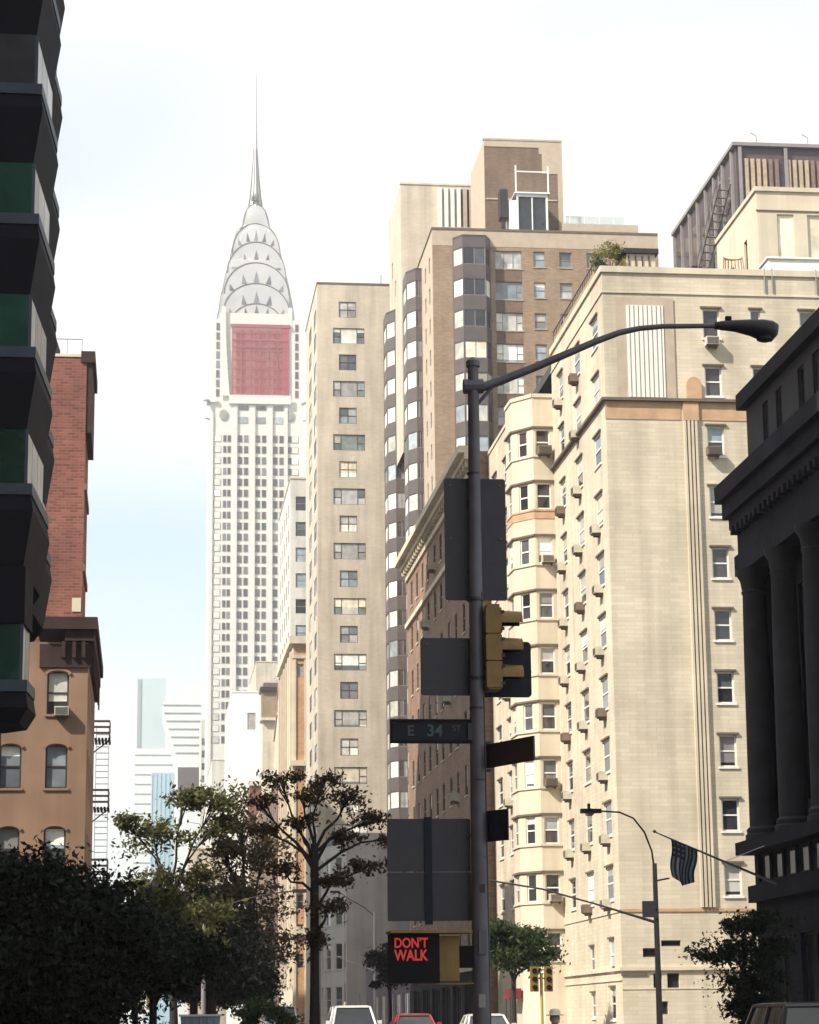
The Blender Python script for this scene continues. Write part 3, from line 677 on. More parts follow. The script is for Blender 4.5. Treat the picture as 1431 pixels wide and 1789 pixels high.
# ------------------------------------------------------------------ cornice row building
J_ = thing('corniced_brick_building', 'brown brick building with a white bracketed cornice, half in shade beside the lamp pole', 'building', (26, 158, 0))
jr = [34.6 - 3.45 * k for k in range(9)]
jw = [(177 - y, z - 1.9, 1.15, 1.9) for z in jr for y in (141.5, 144.7, 148.6, 152, 156, 159.4, 163.3, 166.7, 170.3, 173.8)]
facade(J_, (20, 177), (20, 139.3), 4.6, 36.4, 'row_brick', jw, .08, sty='dh', fm='bronze_frame', panes=('glass_dark', 'glass_brown', 'glass_mid'), sill='cream_stone', blinds=.3)
facade(J_, (20, 139.3), (33, 139.3), 0, 36.4, 'row_brick'); facade(J_, (33, 139.3), (33, 177), 0, 36.4, 'row_brick'); facade(J_, (33, 177), (20, 177), 0, 36.4, 'row_brick')
facade(J_, (20, 177), (20, 139.3), 0, 4.6, 'dark_stone', [(4 + k * 5.6, .9, 4.2, 2.9, dict(sty='three')) for k in range(6)], .4, fm='bronze_frame', panes=('glass_store',), name='shopfront')
roof(J_, [(20.1, 139.4), (32.9, 139.4), (32.9, 176.9), (20.1, 176.9)], 36.3)
ledge(J_, (20, 177), (20, 139.3), 35.1, 35.5, .15, 'cream_stone', 'frieze'); ledge(J_, (20, 177), (20, 139.3), 35.9, 36.3, .55, 'cream_stone', 'cornice', 0, 0); ledge(J_, (20, 177), (20, 139.3), 36.3, 36.75, .95, 'cream_stone', 'cornice', .3)
ledge(J_, (20, 177), (20, 139.3), 31.4, 31.75, .2, 'cream_stone', 'string_course'); ledge(J_, (20, 177), (20, 139.3), 4.6, 5.0, .25, 'cream_stone', 'string_course')
br = MB().box(19.55, 19.999, -.12, .12, 35.5, 35.9).mesh('bracket', 'cream_stone')
for k in range(32): link('bracket', br, J_, (0, 139.9 + k * 1.18, 0))
for q, (y, k) in enumerate([(163.3, 1), (159.4, 0), (152, 3), (166.7, 3), (148.6, 5)]):
    ac((20, y, jr[k] - 1.9), TW, '%s window air conditioner on the corniced brick building' % ('upper white', 'topmost white', 'middle white', 'far white', 'lowest white')[q], 'ac_cream', 1.2)

# ------------------------------------------------------------------ dark finned office block
L_ = thing('bronze_office_block', 'dark bronze office block with tan vertical fins behind the cream block', 'office block', (60, 192, 0))
facade(L_, (48.6, 180), (75, 180), 0, 73.4, 'bronze_wall'); facade(L_, (48.6, 203), (48.6, 180), 0, 73.4, 'bronze_wall'); facade(L_, (75, 180), (75, 203), 0, 73.4, 'bronze_wall'); facade(L_, (75, 203), (48.6, 203), 0, 73.4, 'bronze_wall')
roof(L_, [(48.7, 180.1), (74.9, 180.1), (74.9, 202.9), (48.7, 202.9)], 73.3)
ledge(L_, (48.6, 180), (75, 180), 73.4, 73.7, .35, 'grey_frame', 'coping', .35, 0, .3); ledge(L_, (48.6, 203), (48.6, 180.3), 73.4, 73.7, .35, 'grey_frame', 'coping', 0, 0, .3)
for k in range(18):
    x = 49.3 + k * .52
    if k % 7 == 6: continue
    box_part(L_, 'fin', 'fin_tan' if (k * 5) % 7 in (0, 1, 3, 5) else 'fin_brown', x, x + .3, 179.8, 179.998, 60, 72.3)
for k in range(8):
    y = 181 + k * 3.1
    box_part(L_, 'mullion', 'grey_frame', 48.35, 48.598, y - .12, y + .12, 50, 73.3)
    if k < 7: box_part(L_, 'pane', 'glass_brown', 48.55, 48.597, y + .3, y + 2.8, 60, 71.6)
for x in (48.75, 52.7, 56.4): box_part(L_, 'mullion', 'grey_frame', x, x + .28, 179.7, 179.799, 50, 73.3)
for x in (51, 55.5): MB().tube([(x, 182, 73.5), (x, 182, 75.2), (x - .5, 182, 75.5)], .04, 5).build('roof_pipe', 'grey_frame', L_)
t_ = thing('escape_stair', 'grey steel stair running up the wall of the dark bronze office block', 'stair', (47.6, 190, 58))
for s_ in (0, .9):
    MB().tube([(47.4 + s_, 200, 60.0), (47.4 + s_, 181, 70.5)], .09, 5).build('stringer', 'grey_frame', t_)
for k in range(24): 
    y = 199.6 - k * .78
    MB().box(47.45, 48.25, y - .14, y + .14, 60.2 + k * .43, 60.26 + k * .43).build('step', 'grey_frame', t_)
MB().tube([(47.4, 200, 61.1), (47.4, 181, 71.6)], .05, 5).build('handrail', 'grey_frame', t_)
for k in range(7): MB().tube([(47.4, 199.5 - k * 3, 60.2 + k * 1.66), (47.4, 199.5 - k * 3, 61.3 + k * 1.66)], .04, 5).build('post', 'grey_frame', t_)

# ------------------------------------------------------------------ columned building in shade (far right)
Mb = thing('columned_building', 'dark stone building with tall columns and heavy cornice in shade at the street corner', 'building', (28, 65, 0))
XF = 20.2
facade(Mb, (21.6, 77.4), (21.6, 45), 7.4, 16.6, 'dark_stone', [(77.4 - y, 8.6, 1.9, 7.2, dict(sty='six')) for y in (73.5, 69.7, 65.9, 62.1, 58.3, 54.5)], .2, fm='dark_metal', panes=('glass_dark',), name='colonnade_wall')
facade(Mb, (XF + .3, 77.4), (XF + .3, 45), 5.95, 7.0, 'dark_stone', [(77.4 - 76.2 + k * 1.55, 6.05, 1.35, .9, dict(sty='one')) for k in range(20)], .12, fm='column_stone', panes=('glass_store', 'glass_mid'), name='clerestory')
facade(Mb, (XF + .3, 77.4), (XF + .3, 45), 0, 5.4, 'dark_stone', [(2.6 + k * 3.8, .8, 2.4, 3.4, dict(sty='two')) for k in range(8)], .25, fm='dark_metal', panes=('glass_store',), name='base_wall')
facade(Mb, (40, 77.4), (XF + .3, 77.4), 0, 16.6, 'dark_stone')
ledge(Mb, (XF + .3, 77.4), (XF + .3, 45), 5.4, 5.95, .22, 'dark_stone', 'string_course', .2, 0, .5)
ledge(Mb, (XF + .3, 77.4), (XF + .3, 45), 7.0, 7.42, .55, 'dark_stone', 'ledge', .4, 0, 1.3)
ledge(Mb, (XF + .3, 77.4), (XF + .3, 45), 16.6, 17.3, .25, 'dark_stone', 'architrave', .1, 0, 19); ledge(Mb, (XF + .3, 77.4), (XF + .3, 45), 17.3, 18.3, .12, 'dark_stone', 'frieze', .05, 0, 19)
ledge(Mb, (XF + .3, 77.4), (XF + .3, 45), 18.3, 18.7, .34, 'dark_stone', 'cornice', .3, 0, 19); ledge(Mb, (XF + .3, 77.4), (XF + .3, 45), 18.7, 19.3, .52, 'dark_stone', 'cornice', .5, 0, 19); ledge(Mb, (XF + .3, 77.4), (XF + .3, 45), 19.3, 19.9, .72, 'dark_stone', 'cornice', .7, 0, 19)
dn = MB().box(XF - .12, XF + .18, -.12, .12, 18.02, 18.298).mesh('dentil', 'dark_stone')
for k in range(54): link('dentil', dn, Mb, (0, 77.1 - k * .6, 0))
facade(Mb, (20.85, 77.3), (20.85, 45), 19.9, 22.6, 'column_stone', [(2.0 + k * 2.2 + (0 if k % 2 else .5), 20.3, .75, 1.9, dict(sty='two')) for k in range(13)], .15, fm='column_stone', panes=('glass_mid', 'glass_dark'), name='attic')
facade(Mb, (40, 77.3), (20.85, 77.3), 19.9, 22.6, 'dark_stone')
ledge(Mb, (20.85, 77.3), (20.85, 45), 22.6, 23.15, .3, 'dark_stone', 'coping', .25, 0, 19)
for y in (76.2, 72.5, 68.8, 65.1, 61.4, 57.7, 54.0):
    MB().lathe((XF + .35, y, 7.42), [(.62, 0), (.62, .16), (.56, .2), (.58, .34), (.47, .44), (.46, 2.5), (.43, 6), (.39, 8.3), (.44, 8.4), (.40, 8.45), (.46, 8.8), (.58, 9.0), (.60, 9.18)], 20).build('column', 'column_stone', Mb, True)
# flagpole and flag
t_ = thing('flagpole', 'slanting flagpole fixed to the dark columned building above the trees', 'flagpole', (20.5, 74, 5.7))
MB().tube([(20.6, 74, 5.72), (18.6, 74, 6.55), (16.36, 74, 7.50)], [.045, .04, .022], 8).build('pole', 'rim_metal', t_); MB().lathe((16.33, 74, 7.46), [(.0, 0), (.06, .05), (.06, .08), (0, .13)], 10).build('finial', 'post_yellow', t_)
MB().tube([(18.6, 73.98, 6.55), (20.6, 73.98, 7.3)], .012, 5).build('stay', 'rim_metal', t_)
fl = MB(); NU, NV = 13, 26
def flp(i, j):
    s_ = i / NU; v = j / NV
    x = 16.86 + .86 * s_ * (1 - .22 * v) + .03 * math.sin(v * 7); y = 74 + (.10 * math.sin(s_ * 9 + v * 2) + .04 * math.sin(s_ * 17)) * (.4 + v)
    z = 7.28 - .36 * s_ - v * (1.28 - .22 * abs(s_ - .45) * 2 * v) - .1 * v * (1 - s_)
    return (x, y, z)
for i in range(NU):
    for j in range(NV):
        canton = i < 7 and j < 11
        star = canton and i % 2 == 1 and j % 3 == 1
        fl.q([flp(i, j), flp(i + 1, j), flp(i + 1, j + 1), flp(i, j + 1)], 1 if (star or (not canton and i % 2)) else 0)
tag(fl.build('flag', ['flag_dark', 'flag_light'], None, True), 'limp dark blue and grey striped flag hanging from the slanting flagpole', 'flag')

# ------------------------------------------------------------------ spired skyscraper
C_ = thing('spired_skyscraper', 'pale art deco skyscraper with steel sunburst crown and needle spire far down the street', 'skyscraper', (34.8, 766, 0))
CX, CY = 34.8, 765.5
A0, A1 = 19.3, 50.3
FY = 750.0
def mirror(m_): return m_
cw = []
rows_c = [193.0 - 3.72 * k for k in range(34)]
pairs = [29.35, 31.4, 35.3, 37.35, 41.1, 43.15]
facw = MB().box(-.8, .8, .25, .3, 0, 2.5)
def farwin(w_, h, m1, m2):
    b_ = MB().box(-w_ / 2, w_ / 2, -.12, .3, 0, h, 0).box(-w_ / 2 + .12, w_ / 2 - .12, -.14, -.11, .12, h - .1, 1)
    return b_.mesh('window', [m1, m2])
fw = [farwin(1.5, 2.5, 'grey_frame', p) for p in ('glass_dark', 'glass_mid', 'glass_dark', 'glass_brown')]
fs = [farwin(1.15, 2.3, 'chrysler_grey', p) for p in ('glass_mid', 'glass_dark')]
fb = [farwin(2.3, 2.2, 'lintel_dark', p) for p in ('blind_white', 'chrysler_brick')]  # dark surround stands for the shadow lines round the corner windows
# walls: plain shaft body, piers proud of the window strips
def shaftbox(nm, mat, *a): return box_part(C_, nm, mat, *a)
shaftbox('wall', 'chrysler_brick', A0, A1, FY, FY + 31, 0, 204.6)
for a, b_ in ((26.9, 28.4), (32.35, 34.35), (38.3, 40.15), (44.1, 45.2)):
    shaftbox('pier', 'chrysler_brick', a, b_, FY - .6, FY - .002, 60, 203.4)
shaftbox('corner_pier', 'chrysler_brick', A0, 20.4, FY - .5, FY - .002, 60, 200); shaftbox('corner_pier', 'chrysler_brick', 49.2, A1, FY - .5, FY - .002, 60, 200)
nwin = 0
for k, z in enumerate(rows_c[:28]):
    for x in pairs:
        link('window', rng.choice(fw), C_, (x, FY, z - 2.5))
    for s_, xs in ((1, (21.9, 24.3, 25.75)), (-1, (47.7, 45.9))):
        link('window', rng.choice(fb), C_, (xs[0], FY, z - 2.4))
        for x in xs[1:]: link('window', fs[1] if rng.random() < .7 else fs[0], C_, (x, FY, z - 2.4))
for k, z in enumerate((201.6, 198.4)):
    for x in (30.4, 36.3, 42.1): link('window', farwin(3.2, 1.6 if k == 0 else 2.3, 'grey_frame', 'glass_mid' if k == 0 else 'glass_sky'), C_, (x, FY, z - (0 if k == 0 else 1.4)))
# side strips of windows on the street side
ws = [MB().box(-.12, .02, -.7, .7, 0, 2.4).mesh('window', p) for p in ('glass_mid', 'glass_dark')]
# setback mouldings and medallions
shaftbox('cornice', 'chrysler_brick', 25.6, 46.2, FY - 1.2, FY - .002, 203.6, 206.6); shaftbox('cornice', 'chrysler_brick', 18.2, 21.6, FY - .9, FY + 4, 204.0, 205.2)
for x, s_ in ((19.0, -1), (50.6, 1)):
    MB().tube([(x + .6 * -s_, FY, 204.2), (x + .9 * s_, FY - 1.2, 204.6), (x + 2.1 * s_, FY - 2.2, 204.0)], [.7, .5, .2], 6).build('gargoyle', 'crown_steel', C_)
    MB().tube([(x + .6 * -s_, FY, 198.2), (x + .9 * s_, FY - .6, 198.5), (x + 1.6 * s_, FY - .9, 198.4)], [.4, .3, .15], 6).build('gargoyle', 'crown_steel', C_)
for x in (23.9, 46.0):
    med = [(x + 1.5 * math.cos(2 * math.pi * k / 16), 199.8 + 1.9 * math.sin(2 * math.pi * k / 16)) for k in range(16)]
    MB().ext(med, 'y', FY - .3, FY - .002).build('medallion', 'chrysler_grey', C_)
    MB().ext([(x + .85 * math.cos(2 * math.pi * k / 12), 199.4 + 1.1 * math.sin(2 * math.pi * k / 12)) for k in range(12)], 'y', FY - .42, FY - .305).build('medallion', 'grey_frame', C_)
# upper block behind the netting, with corner turrets
shaftbox('upper_wall', 'chrysler_brick', 22.6, 47.2, FY + 1.8, FY + 29.4, 204.6, 236.0)
for x0, x1 in ((20.0, 23.6), (46.2, 49.8)):
    shaftbox('turret', 'chrysler_brick', x0, x1, FY + 1.0, FY + 12, 204.6, 233.6)
    for k in range(8): link('window', farwin(1.2, 2.6, 'grey_frame', 'glass_mid' if x0 < 30 else 'glass_brown'), C_, ((x0 + x1) / 2 + (.0 if x0 < 30 else .3), FY + 1.0, 206.4 + k * 3.3))
for x0, s_ in ((23.6, 1), (46.2, -1)):     # curved buttresses running down from the crown
    pr = [(x0 - .2 * s_, 206.8), (x0 + 2.2 * s_, 206.8), (x0 + 1.6 * s_, 215), (x0 + 1.0 * s_, 225), (x0 + .7 * s_, 238), (x0 - .6 * s_, 238), (x0 - .4 * s_, 225)]
    if s_ < 0: pr = pr[::-1]
    MB().ext(pr, 'y', FY + .9, FY + 1.79).build('buttress', 'chrysler_brick', C_)
for k in range(7):
    z = 208 + k * 3.15
    for x in (28.6, 30.5, 34.9, 37.0, 41.2, 43.1): link('window', rng.choice(fw), C_, (x, FY + 1.8, z))
    shaftbox('course', 'chrysler_grey', 27.4, 44.4, FY + 1.7, FY + 1.798, z - .55, z - .15)
# crown: six tiers of crossing arches that step back as they rise
tiers = [(239.8, 9.2, 231.0), (247.4, 11.2, 236.5), (255.4, 11.0, 243.5), (263.4, 9.9, 251.5), (271.2, 8.2, 259.0), (279.4, 4.7, 268.5)]   # apex, half width, spring
CRY = CY
SIL = [(225, 12.8), (236, 12.3), (243, 11.5), (252, 10.0), (257, 8.9), (264, 7.9), (268.5, 6.6), (270.5, 5.0), (277, 3.5), (279.5, 2.3), (285, 1.6)]
def sil(z):
    for (za_, wa), (zb_, wb) in zip(SIL, SIL[1:]):
        if z <= zb_: return wa + (wb - wa) * max(0, (z - za_) / (zb_ - za_))
    return 2.0
def rim_z(i, x):
    za, a, sp_ = tiers[i]
    return sp_ + (za - sp_) * math.sqrt(max(0, 1 - (x / a) ** 2))
def lean_e(i, z): return sil(z) + (5 - i) * .3 - .6
for i, (za, a, spr) in enumerate(tiers):
    zb = 230.5 if i < 2 else tiers[i - 2][0] - 9; e = sil(za)
    NN = 18; xs_ = [-a * math.cos(math.pi * k / NN) for k in range(NN + 1)]
    pr = [(-a, zb)] + [(x, rim_z(i, x)) for x in xs_] + [(a, zb)]
    n_ = len(pr)
    for ax in 'yx':
        mb = MB()
        for side, inner in ((-1, 0), (-1, 1), (1, 1), (1, 0)):
            for (px_, pz) in pr:
                d = side * (lean_e(i, pz) if not inner else .5 * e); z = pz + (.6 if inner else 0)
                mb.v.append((CX + px_, CRY + d, z) if ax == 'y' else (CX + d, CRY + px_, z))
        for q in range(3):
            for k in range(n_):
                A, B_ = q * n_ + k, q * n_ + (k + 1) % n_
                f_ = (A, A + n_, B_ + n_, B_); mb.f.append(f_ if ax == 'x' else f_[::-1]); mb.mi.append(0)
        for side in (-1, 1):
            NZ = 10; b0 = len(mb.v)
            for x in xs_:
                for j in range(NZ + 1):
                    z = zb + (rim_z(i, x) - zb) * j / NZ; d = side * lean_e(i, z)
                    mb.v.append((CX + x, CRY + d, z) if ax == 'y' else (CX + d, CRY + x, z))
            for k in range(len(xs_) - 1):
                for j in range(NZ):
                    A = b0 + k * (NZ + 1) + j; mb.f.append((A, A + NZ + 1, A + NZ + 2, A + 1)); mb.mi.append(0)
        mb.build('crown_tier', 'crown_steel', C_, False)
    rimp = pr[1:-1]
    MB().tube([(CX + x, CRY - lean_e(i, z) - .06, z) for x, z in rimp], .2, 5).build('arch_shade_rim', 'crown_dark', C_)  # dark bands stand in for the shadow gaps between arch tiers
    MB().tube([(CX - lean_e(i, z) - .0, CRY + x, z - .1) for x, z in rimp], .13, 5).build('arch_shade_rim', 'crown_dark', C_)
    nt_ = 5 if i < 5 else 3
    for k in range(nt_):
        s_ = (k - (nt_ - 1) / 2) / ((nt_ - 1) / 2)
        x = s_ * a * (.74 if i < 4 else .66)
        if i == 0 : zc = rim_z(0, x) - 4.6
        else: zc = (rim_z(i - 1, x) if abs(x) < tiers[i - 1][1] * .97 else rim_z(i - 1, tiers[i - 1][1] * .97)) + .5
        hgt = (4.3 if abs(s_) < .3 else 3.6 if abs(s_) < .8 else 2.6) * (1 if i < 5 else .8); wd = 1.0 if i < 4 else .7
        hgt = min(hgt, rim_z(i, x) - zc - .6)
        if hgt < .8: continue
        yo = lean_e(i, zc) ; yt = lean_e(i, zc + hgt)
        tl = x * .12
        for ax in 'yx':
            pts3 = [(x - wd, zc, yo), (x + wd, zc, yo), (x + tl, zc + hgt, yt)]
            f3 = lambda p, o_: (CX + p[0], CRY - p[2] - o_, p[1]) if ax == 'y' else (CX - p[2] - o_, CRY + p[0], p[1])
            tm = MB(); tm.v = [f3(p, .12) for p in pts3] + [f3(p, -.3) for p in pts3]; tm.f = [(0, 1, 2), (3, 5, 4), (0, 3, 4, 1), (1, 4, 5, 2), (2, 5, 3, 0)]; tm.mi = [0] * 5
            tm.build('triangular_window', 'glass_mid', C_)
# needle
MB().lathe((CX, CRY, 276.0), [(2.9, 0), (2.5, 3), (2.0, 6), (1.45, 12), (1.0, 18), (.66, 24), (.42, 34), (.32, 44), (.2, 52.5)], 8).build('spire', 'crown_steel', C_)
for k in range(3): MB().ext([(CX - 1.6 + k * 1.1, 280.2), (CX - .9 + k * 1.1, 280.2), (CX - 1.25 + k * 1.1, 283.4)], 'y', CRY - 3.2, CRY - 2.2).build('triangular_window', 'glass_mid', C_)
for q in range(8):
    an = math.pi / 8 + q * math.pi / 4
    MB().tube([(CX + r_ * 1.03 * math.cos(an), CRY + r_ * 1.03 * math.sin(an), z) for r_, z in ((2.5, 279), (2.0, 282), (1.45, 288), (1.0, 294), (.66, 300))], [.16, .14, .12, .10, .08], 5).build('spire_rib', 'crown_dark', C_)
# red netting on the upper storeys
t_ = thing('scaffold_netting', 'red debris netting wrapped round the storeys below the steel crown', 'netting', (36, 751, 206.6))
for k in range(4): box_part(t_, 'netting', 'netting_red', 26.4 + k * 4.8, 26.4 + k * 4.8 + 4.77, FY + .60, FY + .66, 206.9, 230.6)
box_part(t_, 'netting', 'netting_rim', 43.4, 45.7, FY + .45, FY + .59, 207, 230.5)
box_part(t_, 'top_rail', 'netting_rim', 26.0, 46.2, FY + .2, FY + .95, 230.6, 231.7)
box_part(t_, 'rail', 'netting_rim', 26.6, 45.4, FY + .35, FY + .59, 226.0, 226.45)
box_part(t_, 'rail', 'netting_rim', 26.6, 45.4, FY + .35, FY + .59, 223.6, 223.95); box_part(t_, 'rail', 'netting_rim', 26.6, 45.4, FY + .35, FY + .59, 206.7, 207.5)
for k in range(7): box_part(t_, 'ledger', 'netting_rim', 26.7, 45.3, FY + .45, FY + .585, 209.6 + k * 3.15, 209.85 + k * 3.15)
for x in (26.6, 29.6, 32.6, 35.6, 38.6, 41.6): box_part(t_, 'standard', 'netting_rim', x, x + .22, FY + .3, FY + .44, 206.8, 230.6)

# ------------------------------------------------------------------ middle distance, right-hand side of the street
def block(name, label, cat, x0, x1, y0, y1, h, mat, sw=(), ww=(), z0=0, cop='cream_stone', kw=None, depth=.2, cz=.25):
    kw = kw or {}
    t_ = thing(name, label, cat, ((x0 + x1) / 2, (y0 + y1) / 2, z0))
    facade(t_, (x0, y0), (x1, y0), z0, h, mat, [(a[0] - x0, *a[1:]) for a in sw], depth, **kw)
    facade(t_, (x0, y1), (x0, y0), z0, h, mat, [(y1 - a[0], *a[1:]) for a in ww], .07, **kw)
    facade(t_, (x1, y0), (x1, y1), z0, h, mat); facade(t_, (x1, y1), (x0, y1), z0, h, mat)
    roof(t_, [(x0 + .1, y0 + .1), (x1 - .1, y0 + .1), (x1 - .1, y1 - .1), (x0 + .1, y1 - .1)], h - .1)
    if cop:
        ledge(t_, (x0, y0), (x1, y0), h, h + cz, .12, cop, 'coping', .12, 0, .3); ledge(t_, (x0, y1), (x0, y0 + .3), h, h + cz, .12, cop, 'coping', 0, 0, .3)
    return t_
dk = dict(sty='dh', fm='grey_frame', panes=('glass_mid', 'glass_dark', 'glass_sky'))
block('pale_brick_tower', 'pale grey brick tower rising between the skyscraper and the tan tower', 'tower', 20, 40, 325, 354, 78.2, 'pale_brick',
      [(x, 73.5 - 3.75 * k, 1.5, 2.1) for k in range(16) for x in (21.5, 24.6)], [(y, 73.2 - 3.75 * k, 2.2, 2.0, dict(sty='two')) for k in range(16) for y in (329, 334, 339, 344, 349)], kw=dk)
O_ = block('orange_brick_building', 'orange brick building with pale cornices beside the tan tower', 'building', 18.3, 36, 290, 319, 48.2, 'orange_brick',
      [(19.1, 44.2 - 3.6 * k, .8, 1.7) for k in (0, 8, 9, 10)] , [(y, 44 - 3.6 * k, 1.2, 1.9) for k in range(12) for y in (293.5, 298, 303, 308, 313)], kw=dk)
ledge(O_, (18.3, 319), (18.3, 290), 0, 48.1, .12, 'cream_stone', 'pier_facing'); 
for y in (291, 295.6, 300.5, 305.5, 310.5, 315.5): ledge(O_, (18.18, y + .7), (18.18, y - .7), 6, 47.5, .35, 'cream_stone' if y < 299 else 'tan_paint', 'pier')
ledge(O_, (18.3, 290), (36, 290), 48.45, 49.4, .6, 'cream_stone', 'cornice', .6, 0, .4); ledge(O_, (18.3, 319), (18.3, 290.4), 48.45, 49.4, .6, 'cream_stone', 'cornice', 0, 0, .4)
ledge(O_, (18.3, 290), (36, 290), 33.0, 33.7, .5, 'cream_stone', 'cornice', .5); ledge(O_, (18.3, 290), (36, 290), 46.6, 47.0, .2, 'cream_stone', 'string_course', .2); ledge(O_, (18.3, 290), (36, 290), 12.2, 13.2, .5, 'cream_stone', 'cornice', .3)
for x in (18.3, 19.62): box_part(O_, 'quoin', 'cream_stone', x, x + .28, 289.85, 289.998, 0, 46.5)
D_ = block('dark_brick_row', 'dark brown brick row building behind the street trees, in shade', 'building', 18.4, 34, 330, 418, 35, 'dark_brown_brick',
      [], [(y, 31 - 3.6 * k, 1.3, 2.0) for k in range(8) for y in range(334, 416, 5)], kw=dict(sty='dh', fm='bronze_frame', panes=('glass_dark', 'glass_brown')))
t_ = thing('stepped_gable_building', 'tan stone building with stepped sloping roofline above the dark brick row', 'building', (22, 345, 35))
MB().ext([(331, 34.9), (331, 50), (337, 47.5), (337, 45.5), (345, 42.5), (345, 40.5), (356, 37.2), (356, 34.9)], 'x', 18.9, 30).build('wall', 'cream_brick', t_)
MB().ext([(331, 50.1), (337, 47.6), (337, 47.9), (331, 50.45)], 'x', 18.7, 30).build('roof', 'tan_paint', t_); MB().ext([(337, 45.6), (345, 42.6), (345, 42.9), (337, 45.95)], 'x', 18.7, 30).build('roof', 'tan_paint', t_)
for y, z in ((333, 44), (340, 40), (348, 37.5)): window(t_, (18.9, y, z), -math.pi / 2, 1.2, 1.9, 'dh', 'grey_frame', ('glass_mid',), .0)
W_ = block('white_rendered_building', 'blank white rendered building with one louvred opening below the skyscraper', 'building', 15.7, 26, 430, 470, 61.9, 'white_render',
      [(19.25, 54.9, 1.55, 3.2, dict(sty='one', panes=('blind_grey',)))], [], kw=dict(fm='grey_frame'), cop='white_metal')
t_ = thing('roof_shed', 'small white sloped roof shed with a round vent in front of the white building', 'shed', (20.5, 419, 35))
MB().ext([(21.0 - 2.3, 44), (24.8, 44), (24.8, 53.5), (22.0, 53.5)], 'y', 418.5, 428).build('wall', 'white_render', t_); MB().box(18.2, 24.9, 418.2, 418.49, 43.4, 44.2).build('ledge', 'cream_stone', t_)
MB().lathe((21.4, 418.4, 46.4), [(.5, 0), (.55, .8), (.2, .9)], 10).build('vent', 'grey_frame', t_)
box_part(t_, 'base', 'red_brick', 18.5, 24.7, 418.55, 427.9, 34.9, 43.39)
t_ = thing('water_tank_house', 'brown brick water tank house with a dark cap beside the white building', 'tank house', (21.2, 402, 35))
MB().prism([(19.7, 400.5), (22.4, 400.5), (23.2, 402), (23.2, 405), (19.7, 405)], 53.4, 58.0).build('wall', 'brown_brick', t_); MB().prism([(19.4, 400), (23.5, 400), (23.9, 405.4), (19.4, 405.4)], 58.0, 58.7).build('roof', 'dark_metal', t_); MB().prism([(20.0, 400.6), (22.9, 400.6), (23, 404.8), (20, 404.8)], 58.7, 59.5).build('roof_cap', 'dark_brown_brick', t_)
MB().box(19.9, 23.1, 401.2, 404.8, 34.9, 53.39).build('shaft', 'cream_brick', t_); MB().box(19.5, 23.4, 400.4, 405.2, 52.9, 53.395).build('ledge', 'cream_stone', t_)
block('tan_slab', 'plain tan slab building standing in front of the skyscraper base', 'building', 28.0, 33.4, 600, 640, 93.7, 'tan_brick', cop='cream_stone')
block('pale_slab', 'pale stone slab building just left of the tan slab at the skyscraper foot', 'building', 19.2, 27.9, 690, 735, 78, 'pale_brick', [(x, 60 + 5 * k, 1.6, 2.4) for k in range(3) for x in (24.5,)], cop='cream_stone', kw=dk)
# townhouse with white bay and grey side wall
T_ = thing('bay_townhouse', 'townhouse with white framed bay windows and blank grey side wall below the tan tower', 'townhouse', (25, 240, 0))
facade(T_, (20, 233.5), (32, 233.5), 0, 20.2, 'grey_render'); facade(T_, (32, 233.5), (32, 252.8), 0, 20.2, 'grey_render'); facade(T_, (32, 252.8), (20, 252.8), 0, 20.2, 'grey_render')
facade(T_, (20, 252.8), (20, 233.5), 0, 20.2, 'white_render', [(y, z, 1.5, 2.4) for z in (3, 7, 11, 15) for y in (2.5, 16.8)], .2, sty='dh', fm='white_frame', panes=('glass_dark', 'glass_teal'), sill='white_frame')
bp_ = [(20, 249.5), (18.9, 248.3), (18.3, 245), (18.3, 241), (18.9, 237.5), (20, 236.2)]
for i in range(5):
    Ln = (Vector(bp_[i + 1]) - Vector(bp_[i])).length
    facade(T_, bp_[i], bp_[i + 1], 1.2, 19.2, 'white_render', [(Ln / 2, z, Ln * .6, 2.6) for z in (2.5, 6.8, 11.2, 15.4)], .2, sty='dh', fm='white_frame', panes=('glass_dark', 'glass_teal'), name='bay_wall', sill='white_frame')
MB().prism(bp_, 19.2, 19.7).build('bay_roof', 'dark_metal', T_)
ledge(T_, (20, 252.8), (20, 233.5), 20.2, 20.7, .4, 'dark_metal', 'cornice', 0, .2); roof(T_, [(20.1, 233.6), (31.9, 233.6), (31.9, 252.7), (20.1, 252.7)], 20.1)
block('low_shop_row', 'low dark shop building between the townhouse and the corniced building', 'shop', 20.3, 34, 178.5, 216, 7.2, 'dark_stone', [], [(y, 1.2, 4, 2.6, dict(sty='three')) for y in (183, 189, 195, 201, 207)], kw=dict(fm='bronze_frame', panes=('glass_store',)), cop='dark_metal')

# ------------------------------------------------------------------ far end of the avenue
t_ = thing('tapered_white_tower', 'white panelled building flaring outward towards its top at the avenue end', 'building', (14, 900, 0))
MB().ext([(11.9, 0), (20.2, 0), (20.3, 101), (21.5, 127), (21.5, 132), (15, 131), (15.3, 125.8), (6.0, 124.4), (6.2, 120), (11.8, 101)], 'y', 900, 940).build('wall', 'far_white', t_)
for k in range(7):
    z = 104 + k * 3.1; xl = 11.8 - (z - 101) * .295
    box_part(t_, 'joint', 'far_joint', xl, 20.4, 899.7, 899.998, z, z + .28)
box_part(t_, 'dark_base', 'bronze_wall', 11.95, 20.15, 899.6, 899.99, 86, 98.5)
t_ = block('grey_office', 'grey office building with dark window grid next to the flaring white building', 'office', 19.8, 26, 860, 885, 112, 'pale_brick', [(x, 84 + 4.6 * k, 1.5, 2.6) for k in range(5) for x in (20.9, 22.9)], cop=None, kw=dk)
t_ = thing('pale_glass_tower', 'pale hazy glass slab tower farthest away at the avenue end', 'tower', (2, 1310, 0))
